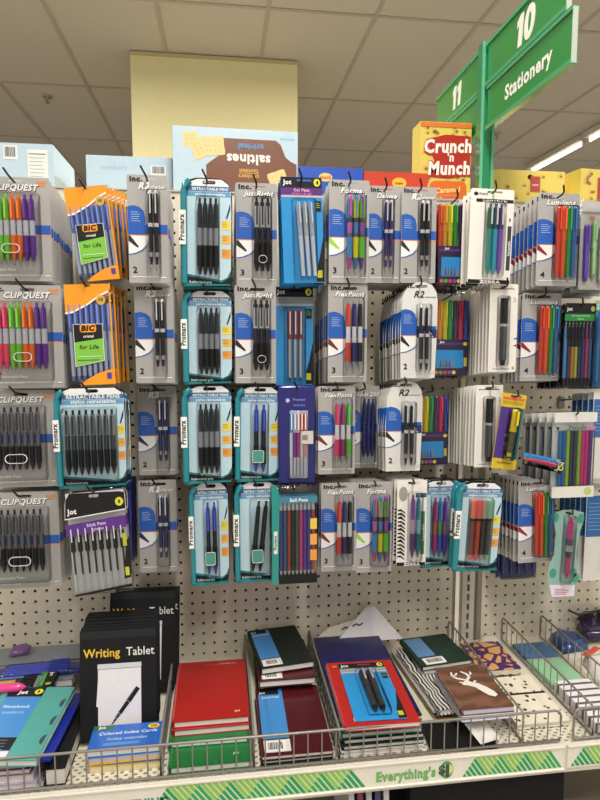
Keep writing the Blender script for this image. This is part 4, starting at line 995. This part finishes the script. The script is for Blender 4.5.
# writing tablets, upright in a row
def d_tab(c, W, H):
    for t_, x_, cc, bo in (('Writing', .045, 'e3b93a', .02), ('Tablet', .605, 'e6e4e0', .006)):
        sz = .0225; kx = .90
        c.text(t_, W * x_, H * .765, sz, card(cc), 2, bold=bo, sx=kx)
        vs, fs, a_, b_ = text_mesh(t_, bo, 0)
        zt_ = max(v[1] for v in text_mesh('H', 0, 0)[0]); xh = max(v[1] for v in text_mesh('x', 0, 0)[0])
        for lv in (0, xh, zt_):     # slab serifs on the stems
            xs = sorted(v[0] for v in vs if abs(v[1] - lv) < .03 + bo * .3); g = []
            for q in xs:
                if g and q - g[-1][1] < .10: g[-1][1] = q
                else: g.append([q, q])
            for q0, q1 in g:
                if .02 < q1 - q0 < .17:
                    X0, X1 = W * x_ + (q0 - .05 - a_) * sz * kx, W * x_ + (q1 + .05 - a_) * sz * kx; Z = H * .765 + lv * sz
                    c.rect(X0, Z - (.0002 if lv == 0 else .0008), X1, Z + (.0008 if lv == 0 else .0002), card(cc), 2)
    WP = card('e4e2e6')
    c.flat([(W * .235, H * .10), (W * .80, H * .115), (W * .80, H * .67), (W * .235, H * .67)], WP, 2)
    c.flat([(W * .21, H * .32), (W * .3, H * .30), (W * .3, H * .56), (W * .235, H * .56)], WP, 1)
    c.rect(W * .23, H * .655, W * .805, H * .70, card('cfced4'), 3); c.rect(W * .235, H * .652, W * .80, H * .657, card('8a8a90'), 4)
    a, q = (W * .41, H * .15), (W * .76, H * .47); dx, dz = q[0] - a[0], q[1] - a[1]; L = sqrt(dx * dx + dz * dz); ux, uz = dx / L, dz / L; nx, nz = -uz, ux
    f = lambda s0, s1, r0, r1, m: c.flat([(a[0] + ux * s0 * L + nx * r0, a[1] + uz * s0 * L + nz * r0), (a[0] + ux * s1 * L + nx * r1, a[1] + uz * s1 * L + nz * r1), (a[0] + ux * s1 * L - nx * r1, a[1] + uz * s1 * L - nz * r1), (a[0] + ux * s0 * L - nx * r0, a[1] + uz * s0 * L - nz * r0)], m, 5)
    f(0, .16, .0006, .0022, INK); f(.17, .3, .0026, .0032, card('4a4a4e')); f(.31, .62, .0036, .0038, INK); f(.63, 1, .0046, .0042, INK)
    c.flat([(a[0] + ux * .62 * L + nx * .005, a[1] + uz * .62 * L + nz * .005), (a[0] + ux * .95 * L + nx * .005, a[1] + uz * .95 * L + nz * .005), (a[0] + ux * .95 * L + nx * .0035, a[1] + uz * .95 * L + nz * .0035), (a[0] + ux * .62 * L + nx * .0035, a[1] + uz * .62 * L + nz * .0035)], card('9a9aa0'), 6)
BK = card('131416')
g_ = 'black writing tablets standing in a row'
first = book('writing_tablet', .141, .207, .0125, BK, (-.270, -.2925, SZ + .008), 0, radians(82), 'black writing tablet picturing a pen on a white pad, frontmost in its row', 'tablet', draw=d_tab)
for i in range(1, 7):
    o = copy_tree(first); o.matrix_world = Matrix.Translation((random.uniform(-.0015, .0015), .0130 * i, random.uniform(-.001, .003))) @ first.matrix_world
    tag(o, ORD[i] + ' black tablet behind the frontmost one with the pen picture', 'tablet', g_)
for i, (x, y) in enumerate(((-.248, -.172), (-.240, -.150))):
    book('writing_tablet', .141, .207, .0125, BK, (x, y + .030, SZ + .012), -.03, radians(72), ('black tablet leaning back behind the row, its title half hidden', 'rearmost black tablet leaning on the pegboard')[i], 'tablet', draw=d_tab, group=g_)
# index cards
def d_idx(c, W, H):
    c.rect(.001, .001, W - .001, H - .001, card('2a62b8'), 1); c.text('Colored Index Cards', W * .52, H * .55, .0115, card('cfe0f2'), 3, 'C', .02, .1); c.text('Fichas coloridas', W * .52, H * .3, .0105, card('9cc0e8'), 3, 'C', .02, .1)
    c.rect(W * .2, H * .08, W * .7, H * .2, card('4a86cc'), 2); c.ell(W - .016, H - .012, .011, .007, card('e3c02a'), 4); c.text('100', W - .016, H - .0145, .007, INK, 5, 'C', .03); c.rect(.001, H * .78, W * .3, H - .001, card('23653a'), 2); c.text('Jot', .016, H * .84, .009, WHT, 4, 'C', .04)
ci = [card('e8c54a'), card('b9c6de'), card('d8b8cf'), card('ead9a8'), card('c9dcd0')]
for i in range(3):
    t = empty('index_card_pack'); c = B(); c.prism(rrect(0, 0, .126, .064, .002, 2), 0, .001, card('2a62b8'), None); d_idx(c, .126, .064); c.obj('label_card', t)
    k = B(); order = ((0, 2, 4), (1, 2, 0), (0, 3, 3))[i]
    for j, q in enumerate(order): k.box(.0015, .1245, .001 + j * .0046, .001 + (j + 1) * .0046, .001, .063, ci[q])
    k.obj('cards', t)
    lie(t, (-.241 + i * .001, -.366 - .002 * (i % 2), SZ + .0155 * (3 - i)), (0, .02, -.01)[i], 0)
    tag(t, ('top pack of coloured index cards with the blue label showing', 'middle pack of coloured index cards in its pile', 'bottom pack of coloured index cards in its pile')[i], 'index cards', 'index card packs')
# red and green notebooks
RED, GRN = card('a51f1b'), card('176f35')
def d_red(c, W, H):
    c.text('NOTEBOOK', W - .020, H - .017, .0062, card('e8b0a8'), 2, 'R', .03); c.text('wide ruled sheets', W * .62, H - .018, .0045, card('d88a80'), 2, 'R', .02); c.text('jot', W - .022, .018, .008, card('f0d0c8'), 2, 'C', .04)
def d_grn(c, W, H): c.text('jot', W - .026, .022, .0085, card('a8d8a8'), 2, 'C', .04)
for i, (m, x, y, z, ln, desc, dr) in enumerate((
        (GRN, -.100, -.388, S + .0128, .20, 'green spiral notebook lying lowest in front under the red ones', d_grn),
        (GRN, -.103, -.336, S + .0252, .20, 'second green spiral notebook just under the red pair', d_grn),
        (RED, -.098, -.322, S + .0375, .21, 'red spiral notebook directly beneath the top red one', d_red),
        (RED, -.099, -.315, S + .0498, .21, 'red spiral notebook on top of the red and green pile', d_red))):
    book('spiral_notebook', .146, ln, .0120, m, (x, y, z), (.0, -.01, .012, .0)[i], (.0, .0, .0, -.0)[i], desc, 'notebook', 'left', dr, 'red and green spiral notebooks')
# journals
MAR, JBK = card('4c131b'), card('1c2320')
def d_j(up=True):
    def f(c, W, H):
        c.rect(.005, H * .22, W * .42, H * .97, card('3f86c4'), 2); c.text('Journal', W * .22, H * .82, .012, card('bcd8f0'), 3, 'C', .02)
        c.rect(.005, H * .88, W * .36, H * .97, INK, 3); c.text('Jot', W * .1, H * .9, .009, WHT, 4, 'C', .04)
        c.rect(.006, H * .04, W * .42, H * .2, card('dcd8cc'), 3); barcode(c, .010, H * .05, W * .28, H * .13, layer=4)
    return f
zs = S
pile = [('black', JBK), ('maroon', MAR), ('black', JBK), ('maroon', MAR)]
for i, (n_, m) in enumerate(pile):
    zs += .0145; book('journal', .118, .165, .0135, m, (.071 + .002 * (i % 2), -.186 + .002 * i - (.035 if i == 3 else 0), zs), .0 + .01 * (i % 2), 0, ('black journal at the bottom of the rear pile', 'maroon journal second from the bottom of the rear pile', 'black journal under the rear maroon one', 'maroon journal under the tilted black journal')[i], 'journal', draw=d_j(), group='journals')
book('journal', .116, .162, .0135, JBK, (.079, -.196, zs + .0165), .14, .03, 'black journal with blue sticker on top of the rear pile', 'journal', draw=d_j(), group='journals')
book('journal', .131, .19, .006, JBK, (.064, -.394, S + .0065), .0, 0, 'lower thin black journal under the front maroon journal', 'journal', group='journals')
book('journal', .130, .19, .006, JBK, (.066, -.393, S + .0132), .01, 0, 'upper thin black journal under the front maroon journal', 'journal', group='journals')
book('journal', .131, .198, .0080, MAR, (.065, -.393, S + .0220), .0, .045, 'maroon journal with barcode sticker in front, behind the wire', 'journal', draw=d_j(), group='journals')
# navy folders pile
NV = card('11134f'); WP_ = M('dad6da', .6)
zs = S; cols = [('white', card('d9d6d0')), ('dark green', card('1c3a2c')), ('black', card('1f1f22')), ('teal', card('3f8f86')), ('green', card('2f6a4a')), ('black', card('232326'))]
for i, (n_, m) in enumerate(cols):
    zs += .0092; book('notebook', .158, .30 - .006 * i, .0088, m, (.212 + .0015 * (i % 3), -.384 + .004 * i, zs), 0.0, 0, ('white', 'dark green', 'black', 'teal', 'green', 'charcoal')[i] + ' notebook in the pile under the navy folder, ' + ('lowest', 'second up', 'third up', 'fourth up', 'fifth up', 'highest')[i], 'notebook', 'left', None, 'notebooks piled under the navy folder')
def paper(name, W, H, loc, yaw, pitch, desc, m=WP_, cat='paper', draw=None):
    t = B(); t.prism([(0, 0), (W, 0), (W, H), (0, H)], 0, .0012, m)
    if draw: draw(t, W, H)
    o = t.obj(name); lie(o, loc, yaw, pitch); tag(o, desc, cat); return o
def d_clip(c, W, H): c.tube([(W - .045, -.002, H - .012), (W - .035, -.004, H - .008), (W - .028, -.002, H - .011), (W - .02, -.003, H - .006)], .0016, BLK)
book('folder', .157, .300, .004, NV, (.212, -.350, zs + .0045), .0, .0, 'glossy navy folder lying under the red spiral notebook', 'folder', page=NV)
def sheet(pts, loc, yaw, pitch, desc, m, clip):
    t = B(); t.prism(pts, 0, .0008, m)
    t.tube([(clip[0], -.002, clip[1]), (clip[0] + .010, -.004, clip[1] + .005), (clip[0] + .017, -.002, clip[1] + .001), (clip[0] + .026, -.003, clip[1] + .006)], .0016, BLK)
    o = t.obj('paper_sheet'); lie(o, loc, yaw, pitch); tag(o, desc, 'paper')
sheet([(0, 0), (.165, 0), (.105, .078), (.085, .078)], (.262, -.066, zs - .004), 0.0, 1.0, 'white paper sheet standing up behind the navy folder', WP_, (.045, .035))
sheet([(0, 0), (.13, 0), (.10, .036), (.03, .020)], (.222, -.048, zs + .004), 0.0, 1.1, 'cream paper edge standing behind the navy folder, left of the white one', M('cfc8b8', .6), (.06, .014))
def d_red3(c, W, H): c.rect(.012, H - .02, .022, H - .012, card('d86a3a'), 2); c.text('jot', W - .03, .05, .006, card('f0a090'), 2, 'C', .03); c.rect(.022, .012, .030, .024, card('e8b0a0'), 2)
zr = zs + .0165
book('spiral_notebook', .143, .215, .010, card('ad2420'), (.2125, -.402, zr), -.02, .0, 'red spiral notebook under the blue pen card, on the navy folder', 'notebook', 'left', d_red3)
t = make_root('pen_pack', jot_card(.098, .195, [pen(.13, .006, [(.42, 1.1, 1.1, M('3a3a3c', .3)), (.5, 1, .95, M('4c4a48', .3, .3)), (.08, .8, .3, BLK)], (), (CH, .02, .3)) for _ in range(2)], -.006, .015, True))
lie(t, (.288 + .003, -.394 + .195, zr + .0020), -.03, .0); tag(t, 'blue card of two black pens lying on the red notebook', 'pack')
# green journal, zebra folders, deer notebook
ZEB = pattern_mat('zebra_print', 'zebra', '1a1a1a', 'dcd8d0', 40); GIR = pattern_mat('giraffe_print', 'cells', '45245e', 'd9a05f', 34)
WOOD = pattern_mat('wood_print', 'wood', '5d4030', '7c5640', 7); SPOT = pattern_mat('leaf_print', 'spots', '4f3a2a', 'e6dfca', 62); STR = pattern_mat('stripe_print', 'stripes', '55525a', 'e6e2e6', 14)
zs = S; names = ('lowest gold-edged folder under the zebra notebooks', 'dark folder in the zebra pile', 'white notebook in the zebra pile')
for i, (m, dd) in enumerate(zip((card('b8913f'), card('26262a'), card('cfccc6')), names)):
    zs += .007; book('folder', .128, .25, .006, m, (.422 - .002 * i, -.31 + .004 * i, zs), .07, 0, dd, 'folder')
book('spiral_notebook', .12, .24, .012, ZEB, (.422, -.322, zs + .0135), .07, 0, 'black and white zebra print notebook under the deer notebook', 'notebook', 'left')
zs += .0135
book('journal', .120, .125, .010, card('1d3328'), (.430, -.200, zs + .0205), .12, .0, 'dark green journal with barcode sticker behind the deer notebook', 'journal', draw=lambda c, W, H: (c.rect(.008, H * .3, W * .42, H - .006, card('5a86b0'), 2), c.rect(.012, .004, W * .5, H * .25, card('dcd8cc'), 3), barcode(c, .014, .006, W * .4, H * .18, layer=4)))
book('notebook', .118, .118, .009, card('8a8a88'), (.434, -.198, zs + .0100), .08, 0, 'grey notebook just under the dark green journal', 'notebook')
def d_deer(c, W, H):
    m = card('e9e4da'); s_ = H / .15
    P = lambda k: [(W * .5 + a * s_, H * .5 + b_ * s_) for a, b_ in k]
    c.flat(P([(-.002, .022), (.004, .012), (.016, .006), (.026, -.006), (.036, -.024), (.038, -.036), (.030, -.042), (.020, -.036), (.012, -.022), (.004, -.006), (-.008, .002), (-.016, .004), (-.018, .010), (-.010, .016)]), m, 2)
    for k in ([(-.006, .018), (-.022, .026), (-.030, .038), (-.026, .052), (-.022, .052), (-.025, .040), (-.018, .030), (-.003, .023)], [(0, .018), (.010, .030), (.008, .044), (-.002, .054), (-.005, .051), (.003, .042), (.004, .032), (-.004, .022)],
              [(-.028, .036), (-.016, .040), (-.012, .048), (-.015, .049), (-.019, .043), (-.028, .040)], [(.008, .034), (.018, .042), (.017, .050), (.014, .050), (.014, .043), (.007, .038)], [(-.008, .012), (-.020, .016), (-.022, .013), (-.010, .008)], [(.006, .012), (.014, .018), (.016, .015), (.010, .008)]):
        c.flat(P(k), m, 3)
book('spiral_notebook', .108, .15, .012, WOOD, (.446, -.373, zs + .0305), .0, 0, 'brown wood-grain notebook with a white deer on the cover', 'notebook', 'left', d_deer, page=M('c9c6d8', .7))
book('spiral_notebook', .108, .15, .010, card('d4d0e0'), (.447, -.376, zs + .0175), .01, 0, 'lilac-edged notebook directly under the deer notebook', 'notebook', 'left', page=M('c9c6d8', .7))
paper('folded_card', .045, .05, (.475, -.399, S + .012), .25, .2, 'folded white card standing behind the wire below the deer notebook', M('e6e2da', .5))
book('notebook', .13, .075, .006, BK, (.345 + .035, -.392, S + .0065), -.06, 0, 'black notebook corner flat on the shelf behind the wire', 'notebook')
book('notebook', .098, .125, .014, GIR, (.572, -.180, S + .0235), -.02, .0, 'purple and orange giraffe print notebook near the slotted upright', 'notebook', 'left')
t = B(); t.dome([(0, 0), (.05, -.005), (.065, .02), (.06, .05), (.02, .045)], .018, .012, M('e0dcd2', .35)); o = t.obj('plastic_bag'); lie(o, (.625, -.058, S + .0005), 0, 0); tag(o, 'crumpled white plastic bag behind the giraffe print notebook', 'bag')
def d_band(c, W, H): c.prism([(0, H * .58), (W, H * .58), (W, H * .61), (0, H * .61)], -.0012, 0, BLK)
book('notebook', .112, .165, .010, SPOT, (.571, -.355, S + .0115), .0, 0, 'cream notebook with brown leaf print and a black elastic band', 'notebook', draw=d_band)
# bin right of the spotted notebooks
book('notebook', .082, .105, .008, card('8fc49a'), (.714, -.233, S + .0095), .0, .0, 'mint green notebook in the bin at the right', 'notebook')
book('notebook', .085, .07, .008, card('3a6a9a'), (.714, -.120, S + .0095), .0, .0, 'blue notebook behind the mint green one', 'notebook')
book('notebook', .080, .15, .020, STR, (.716, -.388, S + .0225), .0, 0, 'white notebook with grey stripes at the right', 'notebook', page=M('d0cccc', .7))
# far right heap
def soft(name, pts, d, inset, m, loc, yaw, pitch, desc, cat):
    t = B(); t.dome(pts, d, inset, m); t.prism(pts, 0, .002, m); o = t.obj(name); lie(o, loc, yaw, pitch); tag(o, desc, cat); return o
soft('foil_bag', [(0, 0), (.075, .005), (.08, .06), (.05, .085), (.01, .07)], .022, .018, plas('1f3f78'), (.822, -.10, S + .003), .1, 0, 'crumpled dark blue foil bag by the pegboard at the right', 'bag')
soft('snack_pouch', [(0, 0), (.10, -.01), (.115, .06), (.07, .10), (.01, .09)], .02, .016, plas('d8d2c8'), (.823, -.235, S + .003), -.1, .05, 'white and red pouch in the heap at the right edge', 'bag')
soft('foil_bag', [(0, 0), (.12, 0), (.13, .05), (.06, .075), (.0, .05)], .02, .014, plas('33264a'), (.905, -.075, S + .020), .1, 0.1, 'dark purple foil bag in the heap at the right edge', 'bag')
r_ = B(); r_.prism([(0, .06), (.05, .095), (.06, .085), (.01, .05)], -.0015, 0, plas('c83a2a')); o = r_.obj('ribbon'); lie(o, (.826, -.215, S + .026), -.1, .05); tag(o, 'red strip lying across the white pouch at the right edge', 'ribbon')
t = empty('sunglasses', (.955, -.02, S + .055), (0, 0, .2)); 
for sx_ in (-.03, .03): l_ = B(); l_.prism([(sx_ + .024 * cos(2 * pi * i / 16), .016 * sin(2 * pi * i / 16)) for i in range(16)], -.002, .001, BLK); l_.obj('lens', t)
l_ = B(); l_.tube([(-.055, 0, .01), (0, -.002, .012), (.055, 0, .01)], .003, BLK); l_.tube([(-.055, 0, .01), (-.056, .03, .008)], .0025, BLK); l_.tube([(.055, 0, .01), (.056, .03, .008)], .0025, BLK); l_.obj('frame', t)
tag(t, 'black sunglasses on top of the heap at the right edge', 'sunglasses')
# ------------------------------------------------------------------ left heap
zs = S
for i, (m, dd) in enumerate(((card('c9b8d8'), 'lilac notebook lowest in the left heap'), (card('e4dfe2'), 'white notebook second up in the left heap'), (card('8a3a7a'), 'plum notebook third up in the left heap'), (card('d8cfd8'), 'pale notebook fourth up in the left heap'))):
    zs += .0105; book('notebook', .235 - .01 * i, .17, .010, m, (-.555 + .004 * i, -.388 + .003 * i, zs), 0.0, 0, dd, 'notebook', group='notebooks in the left heap')
book('folder', .05, .19, .004, card('1f2f9a'), (-.345, -.388, zs + .010), -.08, .02, 'royal blue folder sticking out beside the teal notebook', 'folder', page=card('2438b0'))
book('spiral_notebook', .038, .19, .03, card('1d1d20'), (-.311, -.388, S + .031), .0, .0, 'black spiral notebook on edge between teal notebook and index cards', 'notebook', 'left', coil='1a1a1a')
def d_jotnb(c, W, H):
    c.rect(.012, 0.02, W * .6, H - .002, card('3f86c8'), 2); c.rect(.012, H - .028, W * .6, H - .001, INK, 3); c.text('Jot', W * .3, H - .02, .013, WHT, 4, 'C', .05); c.ell(W * .52, H - .014, .008, .008, card('d8d433'), 4); c.ell(W * .52, H - .014, .002, .004, INK, 5)
    c.text('Notebook', W * .34, H * .68, .011, card('b8d8f0'), 4, 'C', .03); c.text('cuaderno', W * .34, H * .6, .010, card('8fc0ea'), 4, 'C', .03)
    c.rect(.012, .022, W * .6, H * .28, INK, 3)
    for i in range(4): c.rect(.02, H * .24 - i * .007, W * .5, H * .245 - i * .007, card('8a9098'), 4)
    c.rect(.0, .0, W * .6, .02, card('d8d4d8'), 3)
    for i in range(3): c.ell(W - .004, H * (.25 + .25 * i), .008, .012, card('3a4a58'), 3, t0=pi / 2, t1=1.5 * pi)
book('spiral_notebook', .135, .185, .012, card('4f9d95'), (-.448, -.392, zs + .022), -.12, .10, 'teal and blue spiral notebook with tabs, front of the left heap', 'notebook', 'left', d_jotnb, coil='1a1a1a')
zb = S
for i, (m, dd) in enumerate(((card('b8b0a8'), 'grey pad at the back of the left heap, lowest'), (card('2a5a9a'), 'blue pad at the back of the left heap'), (card('c8a0b8'), 'pink pad at the back of the left heap'), (card('7a8088'), 'slate pad at the back of the left heap, highest'))):
    zb += .0160; book('notebook', .22, .15, .0152, m, (-.55 + .006 * i, -.20 + .012 * i, zb), 0, 0, dd, 'notebook', group='pads at the back of the left heap')
def lying_pack(kind, s, loc, yaw, pitch, desc, roll=0):
    t = make_root('pen_pack', kind) ; lie(t, loc, yaw, pitch, roll)
    tag(t, desc, 'pack'); return t
lying_pack(navy_bag(.05, .175), 1, (-.300, -.125, zb + .004), -pi / 2 + .06, 0, 'clear bag of long blue pens lying at the back of the left heap')
lying_pack(jot_pen_bag(.055, .155), 1, (-.340, -.180, zb + .004), -pi / 2 + .04, 0, 'bag of coloured pens lying behind the teal notebook')
soft('pouch', [(0, 0), (.04, .0), (.045, .02), (.025, .03), (.004, .025)], .008, .008, plas('6a4a7a'), (-.47, -.062, zb + .006), .2, .2, 'small purple and green pouch on the back of the left heap', 'pouch')
b = B(); b.lathe([(0, .006), (.02, .009), (.09, .009), (.10, .005), (.105, .002)], plas('e0408a'), 12); o = b.obj('marker'); o.matrix_world = Matrix.Translation((-.49, -.222, zb + .024)) @ Matrix.Rotation(pi / 2 - .0, 4, 'Y'); tag(o, 'fat pink marker lying behind the teal notebook', 'marker')
# pink pencil pack leaning in front of the pencil bags, on top of the lowest marker cards
p_ = atY(522, 455, -.16)
t = make_root('pen_pack', jot_card(.03, .115, [pen(.09, .005, [(.5, 1, 1, plas('d8306a')), (.5, 1, .5, plas('c83a4a'))], (), None)], 0, .01, True)); t.location = (p_.x + .048, -.243, p_.z - .010); t.scale = (.85, 1, .80); t.rotation_euler = (0, -pi / 2 + .28, 0)
tag(t, 'small card with one pink pen tipped sideways over the bright marker cards', 'pack')
t.rotation_euler = (0, pi / 2 + .22, 0)
t = empty('shade_bin', (.50, -.22, .362)); b = B(); BB = M('101012', .7)  # black bin added to darken the space under the notebook shelf
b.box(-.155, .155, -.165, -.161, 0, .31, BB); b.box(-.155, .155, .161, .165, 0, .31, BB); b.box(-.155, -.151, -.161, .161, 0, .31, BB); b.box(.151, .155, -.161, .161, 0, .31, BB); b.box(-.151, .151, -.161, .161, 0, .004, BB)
b.obj('bin_body', t); b = B(); b.box(-.158, .158, -.168, .168, .306, .314, M('18181a', .6)); b.obj('lid', t); tag(t, 'added black bin that darkens the lower shelf under the green chevrons', 'bin')
lying_pack(jot_card(.045, .14, [stick(.1, .0035, 'c05a6a') for _ in range(3)], -.008, .008, True), 1, (-.46, -.175, zb + .0045), -pi / 2 + .02, 0, 'blue card of pink-capped pens lying at the left edge of the heap')
# ------------------------------------------------------------------ lower shelf: upright magazines in the dark
for i, (c_, dd) in enumerate((('c8c4cc', 'white'), ('7a2a5a', 'plum'), ('b8b8c8', 'pale grey'), ('3a3a6a', 'indigo'), ('d0ccd4', 'off-white'))):
    book('notebook', .16, .33, .010, card(c_), (.245 + i * .0165, -.395 + .0, .362), pi / 2, radians(88), dd + ' notebook standing on the dark lower shelf', 'notebook', group='notebooks standing on the lower shelf')
for i, (c_, dd) in enumerate((('b09a7a', 'tan'), ('8a7a5a', 'brown'), ('c8c0b0', 'cream'))):
    book('notebook', .14, .2, .02, card(c_), (.78, -.38, .362 + .0215 * (i + 1)), 0, 0, dd + ' notebook lying on the lower shelf at the right', 'notebook', group='notebooks lying on the lower shelf')
